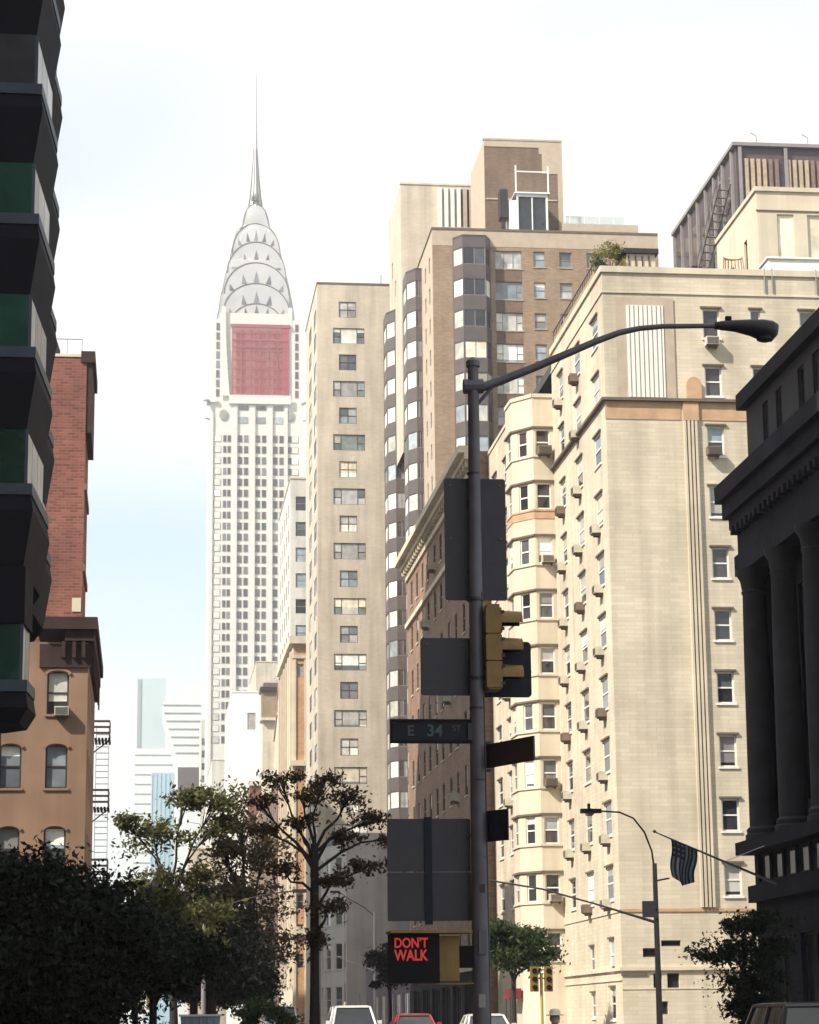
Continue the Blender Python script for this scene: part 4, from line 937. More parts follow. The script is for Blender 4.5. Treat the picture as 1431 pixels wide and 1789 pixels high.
MB().box(-5.7, 10.2, 1300, 1330, 0, 191.5).build('wall', 'pale_glass', t_)
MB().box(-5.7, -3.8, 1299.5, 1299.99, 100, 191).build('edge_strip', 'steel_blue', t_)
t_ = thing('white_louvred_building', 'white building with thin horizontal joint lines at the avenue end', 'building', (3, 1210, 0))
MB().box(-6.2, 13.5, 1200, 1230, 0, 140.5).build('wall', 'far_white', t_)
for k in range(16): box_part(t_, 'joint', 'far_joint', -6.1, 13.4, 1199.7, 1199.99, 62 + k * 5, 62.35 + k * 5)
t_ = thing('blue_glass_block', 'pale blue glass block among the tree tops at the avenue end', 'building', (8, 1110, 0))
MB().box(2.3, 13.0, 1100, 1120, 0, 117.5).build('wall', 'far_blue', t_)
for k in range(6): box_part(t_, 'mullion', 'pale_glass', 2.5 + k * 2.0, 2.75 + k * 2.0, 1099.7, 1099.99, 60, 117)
B_ = block('beige_low_block', 'low beige building with pale string courses seen through the street trees', 'building', 6.2, 11.5, 330, 352, 25.6, 'tan_brick', [(10, 18.4, .8, 2.2)], [], kw=dk, cop='cream_stone')
for z in (22.4, 15.4): ledge(B_, (6.2, 330), (11.5, 330), z, z + .7, .15, 'cream_stone', 'string_course', .15)

# ------------------------------------------------------------------ left side of the street
# dark tower with shallow prow bays
A_ = thing('dark_bay_tower', 'dark brown tower with green glass prow bays at the left edge', 'tower', (-10, 60, 0))
plan = [(-4.2, 63.4), (-2.62, 62.6), (-2.36, 60.6), (-2.60, 57.6), (-2.33, 55.7), (-2.62, 52.0), (-9.0, 51.4), (-9.0, 52.5)]
TOPZ = 24.66; FP = 3.235
body = [(p[0] - .32, p[1] + (.25 if p[1] < 53 else 0)) for p in plan[:6]]
MB().prism([(-30, 52.6), (-3.02, 52.4), (-2.90, 55.8), (-3.14, 57.7), (-3.02, 60.5), (-3.3, 62.4), (-4.2, 63.2), (-30, 63.2)], 11.7, 72).build('core', 'tower_dark', A_)
MB().box(-30, -5.2, 53.2, 84, 0, 20).build('rear_wing', 'tower_dark', A_)
P6 = [(-9.0, 51.9), (-2.68, 52.0), (-2.45, 55.7), (-2.76, 57.6), (-2.58, 60.6), (-2.9, 62.6), (-4.0, 63.3), (-9, 63.3)]
def inset(P, d): return [(p[0] - d if p[0] > -5 else p[0], p[1] + (d if p[1] < 53 else 0)) for p in P]
glz = {}
P6A = P6; P6F = [(-9, 51.9), (-2.68, 52.0), (-2.57, 53.5), (-3.1, 54.1), (-9, 54.1)]
MB().prism(inset(P6F, .10), 10.45, 11.75).build('spandrel', 'tower_dark', A_)
MB().box(-9, -3.1, 52.5, 54.0, 8.5, 11.7).build('core', 'tower_dark', A_)
for k in range(-13, 5):
    zt = TOPZ - FP * k if k < 4 else 10.45           # head of the window band on this floor
    P6 = P6A if k < 4 else P6F
    zb = zt - 1.30
    MB().prism(inset(P6, .17), zb - (1.93 if k < 4 else .95), zb - .62, 0, inset(P6, -.03)).build('spandrel', 'tower_dark', A_)
    MB().prism(inset(P6, -.03), zb - .62, zb - .26, 0, inset(P6, .03)).build('spandrel', 'tower_dark', A_)
    MB().prism(P6, zb - .26, zb).build('sill', 'tower_sill', A_)
    for i in range(5 if k < 4 else 3):
        (xa, ya), (xb, yb) = inset(P6, .16)[i], inset(P6, .16)[i + 1]
        d = Vector((xb - xa, yb - ya)); Ln = d.length; d /= Ln
        nwn = 3 if i == 0 else (3 if Ln > 2.6 else 2)
        pm = 'glass_green' if i == 0 and k > 0 else ('glass_dark' if i == 0 else 'blind_grey')
        for j in range(nwn):
            a = Ln * j / nwn; b2 = Ln * (j + 1) / nwn
            pa = (xa + d.x * (a + .03), ya + d.y * (a + .03)); pb = (xa + d.x * (b2 - .03), ya + d.y * (b2 - .03))
            MB().q([(*pa, zb), (*pb, zb), (*pb, zt), (*pa, zt)]).build('pane', pm, A_)
            MB().prism([(pb[0] - .0, pb[1]), (pb[0] + d.x * .07, pb[1] + d.y * .07), (pb[0] + d.x * .07 + .0, pb[1] + .07), (pb[0] - .06, pb[1] + .06)], zb, zt).build('mullion', 'tower_sill', A_)
    
# brown stuccoed corner house
N_ = thing('brown_stucco_house', 'brown stucco corner house with arched windows and a bracketed dark cornice', 'house', (-8, 106, 0))
XE = -2.55
bw = [(x, z, .92, 1.85) for z in (14.5, 11.37, 7.9, 4.4) for x in (-3.80, -5.72, -7.7)]
facade(N_, (-14, 99), (XE, 99), 0, 17.6, 'brown_stucco', [(x + 14, z, a, h) for x, z, a, h in bw], .22, sty='dh', fm='bronze_frame', panes=('glass_mid', 'glass_sky', 'glass_dark'), sill='brown_stucco', blinds=.8)
facade(N_, (XE, 99), (XE, 113), 0, 17.6, 'brown_stucco', [(2 + 2.6 * k, z, .95, 1.9) for z in (14.5, 11.3, 7.9, 4.4) for k in range(5)], .22, sty='dh', fm='bronze_frame', panes=('glass_mid',))
facade(N_, (XE, 113), (-14, 113), 0, 17.6, 'brown_stucco'); facade(N_, (-14, 113), (-14, 99), 0, 17.6, 'brown_stucco'); roof(N_, [(-13.9, 99.1), (XE - .1, 99.1), (XE - .1, 112.9), (-13.9, 112.9)], 17.5)
for x, z, a, h in bw:      # segmental arch head filling the corners of each opening
    pr = [(x - a / 2, z + h + .005), (x - a / 2, z + h - .22)] + [(x - a / 2 * math.cos(math.pi * k / 8), z + h - .22 + .2 * math.sin(math.pi * k / 8)) for k in range(1, 8)] + [(x + a / 2, z + h - .22), (x + a / 2, z + h + .005)]
    MB().ext(pr, 'y', 98.985, 99.12).build('arch_head', 'brown_stucco', N_)
    pr = [(x - (a / 2 + .1) * math.cos(math.pi * k / 8), z + h - .1 + .2 * math.sin(math.pi * k / 8)) for k in range(9)] + [(x + (a / 2) * math.cos(math.pi * k / 8), z + h - .17 + .2 * math.sin(math.pi * k / 8)) for k in range(9)]
    MB().ext(pr, 'y', 98.93, 98.984).build('hood_moulding', 'brown_stucco', N_)
ledge(N_, (XE, 99), (XE, 113), 16.9, 17.6, .18, 'cornice_maroon', 'frieze', .0); ledge(N_, (-4.6, 99), (XE, 99), 16.5, 17.5, .12, 'cornice_maroon', 'frieze', 0, .12)
ledge(N_, (XE, 98.7), (XE, 113), 17.62, 18.1, .26, 'cornice_maroon', 'cornice', .0, 0, 1.0); ledge(N_, (XE, 98.5), (XE, 113), 18.1, 18.62, .38, 'cornice_maroon', 'cornice', 0, 0, 2.2)
for k in range(8): box_part(N_, 'bracket', 'cornice_maroon', XE + .185, XE + .25, 99.1 + k * 1.8, 99.4 + k * 1.8, 16.4, 17.615)
for x in (-2.75, -3.15, -3.6): box_part(N_, 'bracket', 'cornice_maroon', x - .08, x + .08, 98.72, 98.87, 16.9, 17.6)
ac((-3.62, 99, 14.42), 0, 'white window air conditioner in the uppermost arched window of the brown stucco house', 'ac_cream', .9)
# red brick block behind
R_ = thing('red_brick_block', 'red brick party wall block behind the brown stucco house', 'building', (-9, 117, 0))
facade(R_, (-18, 116), (-3.35, 116), 0, 35.2, 'red_brick'); facade(R_, (-3.35, 116), (-3.35, 122), 0, 35.2, 'red_brick', [(3, 30 - 3.4 * k, 1, 1.9) for k in range(7)], .2, sty='dh', fm='bronze_frame', panes=('glass_dark',)); facade(R_, (-3.35, 122), (-18, 122), 0, 35.2, 'red_brick'); facade(R_, (-18, 122), (-18, 116), 0, 35.2, 'red_brick'); roof(R_, [(-17.9, 116.1), (-3.45, 116.1), (-3.45, 121.9), (-17.9, 121.9)], 35.1)
ledge(R_, (-18, 116), (-3.35, 116), 35.2, 35.35, .05, 'cream_stone', 'coping', 0, .05, .3)
ledge(R_, (-3.35, 115.9), (-3.35, 122), 34.9, 35.5, .42, 'cornice_maroon', 'cornice', 0, 0, .3); ledge(R_, (-3.35, 116.05), (-3.35, 122), 31.2, 34.88, .28, 'cornice_maroon', 'cornice', 0, 0); 
for z in (28.2, 24, 20): ledge(R_, (-3.35, 116.0), (-3.35, 122), z, z + .35, .1, 'dark_brown_brick', 'string_course')
box_part(R_, 'patch', 'cream_stone', -3.85, -3.4, 115.96, 115.998, 21.9, 22.6)
t_ = thing('roof_aerial', 'thin roof railing and dark vent cowl on the red brick block', 'railing', (-4.5, 116.5, 35.2))
MB().box(-5.2, -3.6, 116.4, 116.44, 36.25, 36.29).build('rail', 'grey_frame', t_)
for x in (-5.2, -4.4, -3.64): MB().box(x, x + .03, 116.4, 116.43, 35.2, 36.25).build('post', 'grey_frame', t_)
MB().lathe((-4.95, 116.6, 35.2), [(.22, 0), (.2, .5), (.02, 1.05)], 8).build('cowl', 'dark_metal', t_)
# white walk-up with fire escape beyond
V_ = block('white_walkup', 'white painted walk-up building with an iron fire escape past the brown stucco house', 'building', -16, -3.9, 124, 150, 22, 'white_render', cop='cream_stone')
facade(V_, (-3.9 + .002, 124), (-3.9 + .002, 150), 3, 21.5, 'white_render', [(3 + 4 * k, 5 + 3.6 * j, 1.1, 1.9) for k in range(6) for j in range(4)], .2, sty='dh', fm='white_frame', panes=('glass_mid', 'blind_white'))
t_ = thing('fire_escape', 'iron fire escape with slatted platforms and a ladder on the white walk-up', 'fire escape', (-3.1, 140, 9))
for q, z in enumerate((18.2, 14.1, 10.0)):
    sl_ = MB().box(-.07, .07, 139, 141.6, 0, .12)
    me = sl_.mesh('slat', 'cornice_maroon')
    for k in range(9): link('slat', me, t_, (-3.85 + k * .2, 0, z))
    for zz in (.35, .7, 1.05): MB().box(-3.88, -2.2, 139.0, 139.05, z + zz, z + zz + .13).build('rail', 'lintel_dark', t_); MB().box(-2.25, -2.2, 139.05, 141.6, z + zz, z + zz + .13).build('rail', 'lintel_dark', t_)
    for x in (-3.85, -2.24): MB().box(x, x + .05, 139.06, 139.11, z + .06, z + 1.1).build('post', 'dark_metal', t_)
    MB().tube([(-3.88, 139.3, z - 1.3), (-2.3, 139.3, z - .05)], .04, 5).build('brace', 'dark_metal', t_)
for x in (-3.05, -2.3): MB().box(x, x + .035, 140.2, 140.25, 4, 19.2).build('ladder_rail', 'white_metal', t_)
rg = MB().box(-3.02, -2.3, 140.2, 140.24, 0, .05).mesh('rung', 'white_metal')
for k in range(40): link('rung', rg, t_, (0, 0, 4.2 + k * .37))
# unseen corner block and two tall slabs, added to shade the street
block('corner_shade_block', 'unseen brick block added beside the viewer to shade the near street', 'apartment block', -40, -3.2, -30, 36.5, 58, 'row_brick', [], [], cop='cream_stone')
block('brick_shade_slab', 'unseen brown brick slab added behind the red brick block to cast shade', 'building', -45, -13, 119, 143, 74, 'brown_brick', cop='cream_stone')  # added out of view; its shadow falls on the corniced brick building
block('grey_shade_slab', 'unseen grey slab added behind the white walk-up to cast shade', 'building', -45, -10.5, 205, 262, 58, 'grey_render', cop='cream_stone')  # added out of view; shades the townhouse and lower tan tower
block('low_brick_row', 'low dark brick row past the white walk-up on the shaded side', 'building', -16, -3.3, 152, 330, 10.5, 'dark_brown_brick', cop='lintel_dark')

# ------------------------------------------------------------------ lettering
def lettering(name, body, size, mat, parent, P, rx=math.pi / 2, rz=0.0, depth=.004, sx=1.0, bold=0.0):
    cu = bpy.data.curves.new(name, 'FONT'); cu.body = body; cu.size = size; cu.extrude = depth; cu.offset = bold
    cu.align_x = 'CENTER'; cu.align_y = 'CENTER'
    o = bpy.data.objects.new('tmp', cu); COL.objects.link(o)
    me = bpy.data.meshes.new_from_object(o.evaluated_get(bpy.context.evaluated_depsgraph_get()))
    bpy.data.objects.remove(o); me.materials.clear(); me.materials.append(MATS[mat])
    n_ = link(name, me, parent, P); n_.rotation_euler = (rx, 0, rz); n_.scale = (sx, 1, 1)
    return n_

# ------------------------------------------------------------------ foreground lamp post
PX, PY = 3.87, 27.0
t_ = thing('street_lamp', 'tall grey street lamp in the foreground with a long curved arm carrying signs', 'street lamp', (PX, PY, .14))
MB().tube([(PX, PY, .14), (PX, PY, 4), (PX + .02, PY, 9.30), (PX + .02, PY, 9.42)], [.115, .098, .066, .066], 16).build('pole', 'pole_paint', t_, True)
MB().lathe((PX, PY, .14), [(.24, 0), (.24, .5), (.2, .6), (.16, .75), (.13, .8)], 8).build('base', 'pole_paint', t_)
MB().lathe((PX + .02, PY, 9.40), [(.085, 0), (.085, .07), (.03, .12)], 12).build('pole_cap', 'pole_paint', t_)
arm = []
for k in range(17):
    s_ = k / 16; arm.append((PX + .06 + 3.0 * s_, PY, 9.10 + .92 * math.sin(min(1, s_ * 1.12) * math.pi / 2) ** 1.0 * (1 - .0 * s_) - (.03 if s_ > .95 else 0)))
arm = [(PX + .06, PY, 9.12), (PX + .35, PY, 9.23), (PX + .8, PY, 9.42), (PX + 1.2, PY, 9.60), (PX + 1.55, PY, 9.76), (PX + 1.85, PY, 9.88), (PX + 2.1, PY, 9.94), (PX + 2.4, PY, 9.975), (PX + 3.12, PY, 10.0)]
MB().tube(arm, [.058, .054, .05, .046, .042, .038, .034, .032, .03], 10).build('arm', 'pole_paint', t_, True)
MB().tube([(PX - .1, PY, 9.15), (PX + .14, PY, 9.16)], .09, 10).build('collar', 'pole_paint', t_)
MB().tube([(PX + .08, PY, 8.95), (PX + .3, PY, 9.2)], .025, 6).build('brace', 'pole_paint', t_)
hd = MB(); n_ = 14
xs = [0, .08, .25, .45, .60, .72, .79, .81]; wu = [.05, .075, .10, .14, .155, .14, .08, .02]; tz = [.045, .06, .075, .085, .085, .07, .035, .01]; bz = [.045, .055, .07, .12, .185, .19, .11, .015]
for x, w_, a, b_ in zip(xs, wu, tz, bz):
    for j in range(n_):
        q = 2 * math.pi * j / n_; c, s_ = math.cos(q), math.sin(q)
        hd.v.append((PX + 3.06 + x, PY + w_ * c, 10.0 + (a if s_ > 0 else b_) * s_))
for k in range(len(xs) - 1):
    for j in range(n_):
        a, b_ = k * n_ + j, k * n_ + (j + 1) % n_
        hd.f.append((a, b_, b_ + n_, a + n_)); hd.mi.append(0)
hd.f.append(tuple(range(n_))[::-1]); hd.f.append(tuple((len(xs) - 1) * n_ + j for j in range(n_))); hd.mi += [0, 0]
hd.build('lamp_head', 'dark_metal', t_, True)
MB().lathe((PX + 3.06 + .63, PY, 9.80), [(.01, 0), (.06, .01), (.10, .03), (.11, .06)], 16).build('lens', 'dark_metal', t_, True)
MB().box(PX + 3.2, PX + 3.27, PY - .03, PY + .03, 10.05, 10.12).build('photocell', 'signal_black', t_)
for z in (2.0, 5.55, 6.5): MB().tube([(PX, PY, z), (PX, PY, z + .035)], .105, 14).build('band', 'dark_metal', t_)
MB().box(PX - .04, PX + .05, PY - .13, PY - .085, 2.35, 2.62).build('access_plate', 'pole_paint', t_)
MB().box(PX - .05, PX + .03, PY - .112, PY - .104, 1.75, 1.9).build('sticker', 'grey_frame', t_); MB().box(PX - .02, PX + .045, PY - .105, PY - .098, 3.05, 3.15).build('sticker', 'sign_maroon', t_)
MB().tube([(PX + .085, PY - .06, .2), (PX + .08, PY - .055, 3.9), (PX + .07, PY - .05, 6.6)], .012, 6).build('conduit', 'dark_metal', t_)
for z in (2.75, 3.45, 4.35, 5.2, 8.05): MB().tube([(PX + .005, PY, z), (PX + .005, PY, z + .02)], .098 if z < 6 else .083, 14).build('band', 'dark_metal', t_)

def plate(mb, x0, x1, y, z0, z1, r=.05, th=.012):
    n_ = 5; pr = []
    for cx, cz, a0 in ((x1 - r, z1 - r, 0), (x0 + r, z1 - r, 90), (x0 + r, z0 + r, 180), (x1 - r, z0 + r, 270)):
        for k in range(n_):
            a = math.radians(a0 + 90 * k / (n_ - 1)); pr.append((cx + r * math.cos(a), cz + r * math.sin(a)))
    return mb.ext(pr, 'y', y, y + th)
t_ = thing('traffic_sign', 'back of a large tall traffic sign on the foreground lamp post, above the signal', 'traffic sign', (PX, PY + .16, 6.5))
plate(MB(), 3.53, 4.28, PY + .13, 6.53, 8.03, .03).build('panel', 'sign_back', t_)
for z in (6.85, 7.7): MB().box(PX - .07, PX + .07, PY + .09, PY + .129, z, z + .05).build('bracket', 'dark_metal', t_)
bolt = MB().lathe((0, 0, 0), [(.014, 0), (.014, .006), (.006, .010)], 8).mesh('bolt', 'pole_paint')
def bolts(root, spots):
    for x, z in spots:
        o = link('bolt', bolt, root, (x, PY + .129, z)); o.rotation_euler = (math.pi / 2, 0, 0)
bolts(t_, [(3.6, 6.62), (3.6, 7.94), (4.21, 6.62), (4.21, 7.94), (3.6, 7.28), (4.21, 7.28)])
t_ = thing('traffic_sign', 'back of a square traffic sign left of the lamp post beside the yellow signal', 'traffic sign', (3.5, PY + .16, 5.4))
plate(MB(), 3.22, 3.83, PY + .13, 5.38, 6.07, .04).build('panel', 'sign_back', t_); MB().box(3.79, PX + .06, PY + .095, PY + .129, 5.7, 5.75).build('bracket', 'dark_metal', t_); bolts(t_, [(3.3, 5.46), (3.3, 5.99), (3.74, 5.46), (3.74, 5.99)])
t_ = thing('traffic_sign', 'back of a dark square sign plate right of the yellow traffic signal', 'traffic sign', (4.4, PY + .3, 5.4))
plate(MB(), 3.95, 4.58, PY + .30, 5.385, 6.06, .05).build('panel', 'sign_dark', t_); MB().box(PX, 4.2, PY + .2, PY + .299, 5.68, 5.74).build('bracket', 'dark_metal', t_)
# traffic signal facing up the cross street
t_ = thing('traffic_signal', 'yellow three lamp traffic signal on the foreground lamp post seen from its side', 'traffic signal', (4.05, PY, 5.4))
hb = MB()
for k in range(3): hb.box(3.97, 4.16, PY - .17, PY + .17, 5.44 + k * .325, 5.44 + k * .325 + .305)
hb.box(3.99, 4.14, PY - .15, PY + .15, 5.42, 6.44); hb.build('housing', 'signal_yellow', t_)
for k in range(3):
    z = 5.59 + k * .325
    vz = MB(); n_ = 12
    for (x, rr) in ((4.16, .145), (4.42, .135)):
        for j in range(n_ + 1):
            q = math.radians(-8 + 196 * j / n_); vz.v.append((x, PY + rr * math.cos(q), z + rr * math.sin(q)))
    for j in range(n_): vz.f.append((j, j + 1, j + n_ + 2, j + n_ + 1)); vz.mi.append(0)
    for (x, rr) in ((4.16, .130), (4.42, .120)):
        for j in range(n_ + 1):
            q = math.radians(-8 + 196 * j / n_); vz.v.append((x, PY + rr * math.cos(q), z + rr * math.sin(q)))
    o2 = 2 * (n_ + 1)
    for j in range(n_): vz.f.append((o2 + j + 1, o2 + j, o2 + j + n_ + 1, o2 + j + n_ + 2)); vz.mi.append(1)
    for j in range(n_): vz.f.append((n_ + 1 + j, n_ + 2 + j, o2 + n_ + 2 + j, o2 + n_ + 1 + j)); vz.mi.append(0)
    vz.build('visor', ['signal_yellow', 'signal_black'], t_, True)
    MB().tube([(4.155, PY, z), (4.185, PY, z)], .128, 16).build('lens', 'signal_black', t_)
    for zz in (-.1, .1): MB().box(4.155, 4.19, PY - .185, PY - .172, z + zz - .02, z + zz + .02).build('latch', 'dark_metal', t_)
for z in (5.5, 6.36): MB().tube([(PX, PY, z), (4.05, PY, z)], .03, 8).build('bracket', 'signal_yellow', t_)
# street name signs
t_ = thing('street_name_sign', 'dark street name sign reading E 34 ST on the left of the lamp post', 'street sign', (3.3, PY, 4.8))
MB().box(2.83, 3.79, PY - .03, PY - .01, 4.79, 5.075).build('panel', 'sign_dark', t_)
for a in ((2.83, 3.79, 5.045, 5.075), (2.83, 3.79, 4.79, 4.82), (2.83, 2.86, 4.821, 5.044)): MB().box(a[0], a[1], PY - .045, PY - .0305, a[2], a[3]).build('frame', 'signal_black', t_)
lettering('letter', 'E', .17, 'sign_ink', t_, (3.075, PY - .034, 4.935), bold=.004); lettering('letter', '34', .19, 'sign_ink', t_, (3.36, PY - .034, 4.935), bold=.004); lettering('letter', 'ST', .10, 'sign_ink', t_, (3.62, PY - .034, 4.965))
MB().box(3.75, 3.85, PY - .06, PY + .03, 4.83, 5.03).build('clamp', 'dark_metal', t_)
t_ = thing('street_name_sign', 'dark maroon street name sign turned edgewise on the right of the lamp post', 'street sign', (4.2, PY + .3, 4.5))
sg = MB(); a0_ = Vector((3.98, PY + .0)); d_ = Vector((.42, -.90)).normalized(); L_s = .98
p1 = a0_ + d_ * L_s; nn = Vector((d_.y, -d_.x)) * .012
sg.prism([tuple(a0_ - nn), tuple(p1 - nn), tuple(p1 + nn), tuple(a0_ + nn)], 4.50, 4.78).build('panel', 'sign_maroon', t_)
for z in (4.46, 4.785): MB().box(PX, 4.02, PY - .03, PY + .04, z, z + .03).build('clamp', 'dark_metal', t_)
t_ = thing('small_sign', 'small dark sign plate turned away below the street name signs', 'sign', (4.07, PY, 3.7))
p0 = Vector((3.96, PY - .02)); d_ = Vector((.5, -.7)).normalized(); p1 = p0 + d_ * .36; nn = Vector((d_.y, -d_.x)) * .008
MB().prism([tuple(p0 - nn), tuple(p1 - nn), tuple(p1 + nn), tuple(p0 + nn)], 3.64, 4.0).build('panel', 'sign_dark', t_); MB().box(PX, 3.98, PY - .04, PY, 3.8, 3.84).build('clamp', 'dark_metal', t_)
# double regulation sign seen from the back
t_ = thing('regulation_sign', 'back of a big double panel sign left of the lamp post above the pedestrian signal', 'sign', (3.3, PY + .14, 2.75))
for x0, x1 in ((2.80, 3.235), (3.325, 3.78)):
    plate(MB(), x0, x1, PY + .10, 2.74, 3.30, .012).build('panel', 'sign_back', t_); plate(MB(), x0, x1, PY + .10, 3.306, 3.92, .012).build('panel', 'sign_back', t_)
MB().box(3.236, 3.324, PY + .08, PY + .14, 2.70, 3.94).build('upright', 'sign_dark', t_)
for z in (2.9, 3.7): MB().box(3.74, PX, PY + .06, PY + .099, z, z + .045).build('bracket', 'sign_back', t_)
# pedestrian signal
t_ = thing('pedestrian_signal', 'yellow pedestrian signal lit with red DONT WALK letters on the lamp post', 'pedestrian signal', (3.2, PY, 2.0))
MB().box(3.36, 3.60, PY - .12, PY + .16, 2.05, 2.56).build('housing', 'signal_yellow', t_)
MB().box(3.605, PX - .05, PY - .05, PY + .05, 2.2, 2.45).build('bracket', 'signal_black', t_)
MB().prism([(2.80, PY - .22), (3.36, PY - .22), (3.36, PY + .12), (2.80, PY + .12)], 2.03, 2.585).build('face_box', 'signal_black', t_)
MB().prism([(2.78, PY - .40), (3.74, PY - .26), (3.74, PY + .14), (2.78, PY + .14)], 2.588, 2.615).build('hood', 'signal_yellow', t_); MB().box(3.15, 3.76, PY - .18, PY + .14, 2.015, 2.028).build('tray', 'signal_yellow', t_)
lettering('letter', "DON'T", .155, 'neon_red', t_, (3.03, PY - .232, 2.475), sx=.80, bold=.004); lettering('letter', 'WALK', .17, 'neon_red', t_, (3.03, PY - .232, 2.335), sx=.78, bold=.004)

# ------------------------------------------------------------------ other street lamps
def small_lamp(label, x, y, h, armpts, mast=None, z0=None, mat='grey_frame', r=.09):
    z0 = gz(y) + .14 if z0 is None else z0
    t_ = thing('street_lamp', label, 'street lamp', (x, y, z0), 'street lamps down the avenue')
    MB().tube([(x, y, z0), (x, y, h)], [r * 1.2, r * .8], 10).build('pole', mat, t_, True); MB().lathe((x, y, z0), [(r * 2, 0), (r * 2, .4), (r * 1.3, .6)], 8).build('base', mat, t_)
    MB().tube([(x, y, h - .3)] + [(a, y, z) for a, z in armpts], .03, 6).build('arm', 'dark_metal', t_, True)
    ex, ez = armpts[-1]; sg_ = 1 if ex > x else -1
    MB().prism([(ex - .05, y - .08), (ex + .55, y - .14), (ex + .55, y + .14), (ex - .05, y + .08)] if sg_ > 0 else [(ex - .62, y - .13), (ex + .05, y - .07), (ex + .05, y + .07), (ex - .62, y + .13)], ez - .07, ez + .07).build('lamp_head', 'dark_metal', t_)
    MB().lathe((ex + .3 * sg_, y, ez - .16), [(.05, 0), (.14, .09)], 10).build('lens', 'blind_grey', t_)
    if mast: MB().tube([(a, y, z) for a, z in mast], [.05] + [.03] * (len(mast) - 1), 7).build('mast_arm', mat, t_, True)
    return t_
l2 = small_lamp('slim street lamp with a hooked arm in front of the cream block beside the flag', 16.3, 74, 6.5, [(16.22, 6.9), (16.0, 7.5), (15.65, 7.95), (15.2, 8.14), (14.55, 8.18)], [(16.3, 4.62), (14.4, 5.2), (12.6, 5.7), (10.9, 5.98)])
MB().box(16.27, 16.36, 73.9, 73.98, 4.7, 4.75).build('bracket', 'dark_metal', l2); MB().tube([(16.35, 74, 5.95), (16.75, 73.9, 6.02)], .03, 6).build('hook', 'dark_metal', l2)
MB().lathe((14.2, 74, 8.24), [(.05, 0), (.05, .18)], 8).build('photocell', 'dark_metal', l2)
t_ = thing('traffic_sign', 'blank grey sign plate on the slim street lamp beside the flag', 'traffic sign', (16.05, 73.9, 4.8))
plate(MB(), 15.82, 16.26, 73.86, 4.78, 5.3, .03).build('panel', 'grey_frame', t_); MB().box(16.2, 16.3, 73.875, 73.95, 5.0, 5.05).build('bracket', 'dark_metal', t_)
small_lamp('street lamp with a long straight arm reaching right over the dark trees', 2.5, 100, 6.2, [(2.83, 6.31), (4.2, 6.75), (5.4, 7.0), (6.3, 7.1)])
l4 = small_lamp('pale street lamp with a rising arm in front of the grey townhouse wall', 16.1, 165, 9.2, [(15.4, 9.5), (14.3, 10.1), (13.6, 10.6)], [(16.1, 5.1), (14.8, 5.6), (13.5, 6.1)], mat='white_metal')
# far signals
def post_signal(label, x, y, h, lit, mat='post_yellow'):
    t_ = thing('traffic_signal', label, 'traffic signal', (x, y, gz(y) + .14), 'signal posts down the avenue')
    MB().tube([(x, y, gz(y) + .14), (x, y, h)], .07, 8).build('post', mat, t_)
    for dx in (-.32, .32):
        MB().box(x + dx - .17, x + dx + .17, y - .15, y + .15, h - .75, h + .35).build('housing', 'signal_yellow', t_)
        for k in range(3):
            MB().tube([(x + dx, y - .15, h - .57 + k * .36), (x + dx, y - .19, h - .57 + k * .36)], .12, 12).build('lens', lit[k], t_)
        MB().box(x, x + dx, y - .03, y + .03, h - .2, h - .14).build('bracket', 'dark_metal', t_)
post_signal('signal post with lit red lamps under the left trees', -.02, 100, 2.95, ('signal_black', 'signal_black', 'lamp_red'), 'white_metal')
post_signal('yellow signal post beside the red awning of the cream block', 17.6, 104, 3.6, ('signal_black', 'signal_black', 'signal_black'))
t_ = thing('awning', 'red shop awning on the street side of the cream block', 'awning', (21.6, 118, 3))
MB().ext([(126.2, 3.3), (127.8, 3.3), (127.8, 2.75), (126.2, 2.75)], 'x', 19.6, 20.25).build('canopy', 'awning_red', t_)
for y in (126.3, 127.7): MB().tube([(19.65, y, .7), (19.65, y, 2.74)], .03, 6).build('post', 'dark_metal', t_)
t_ = thing('dumpster', 'pale blue ribbed steel bin standing under the left street tree', 'bin', (1.9, 80, gz(80) + .14))
zb = gz(80) + .14
MB().prism([(1.35, 79.2), (2.45, 79.2), (2.45, 80.6), (1.35, 80.6)], zb + .08, zb + 1.4, 0, [(1.25, 79.1), (2.55, 79.1), (2.55, 80.7), (1.25, 80.7)]).build('body', 'dumpster_blue', t_)
for k in range(5): MB().box(1.4 + k * .24, 1.46 + k * .24, 79.02, 79.1, zb + .15, zb + 1.35).build('rib', 'dumpster_blue', t_)
MB().prism([(1.2, 79.0), (2.6, 79.0), (2.6, 80.8), (1.2, 80.8)], zb + 1.405, zb + 1.47).build('lid', 'white_metal', t_)
for x in (1.45, 2.35):
    for y in (79.3, 80.5): MB().tube([(x - .03, y, zb + .06), (x + .03, y, zb + .06)], .06, 8).build('wheel', 'tyre', t_)

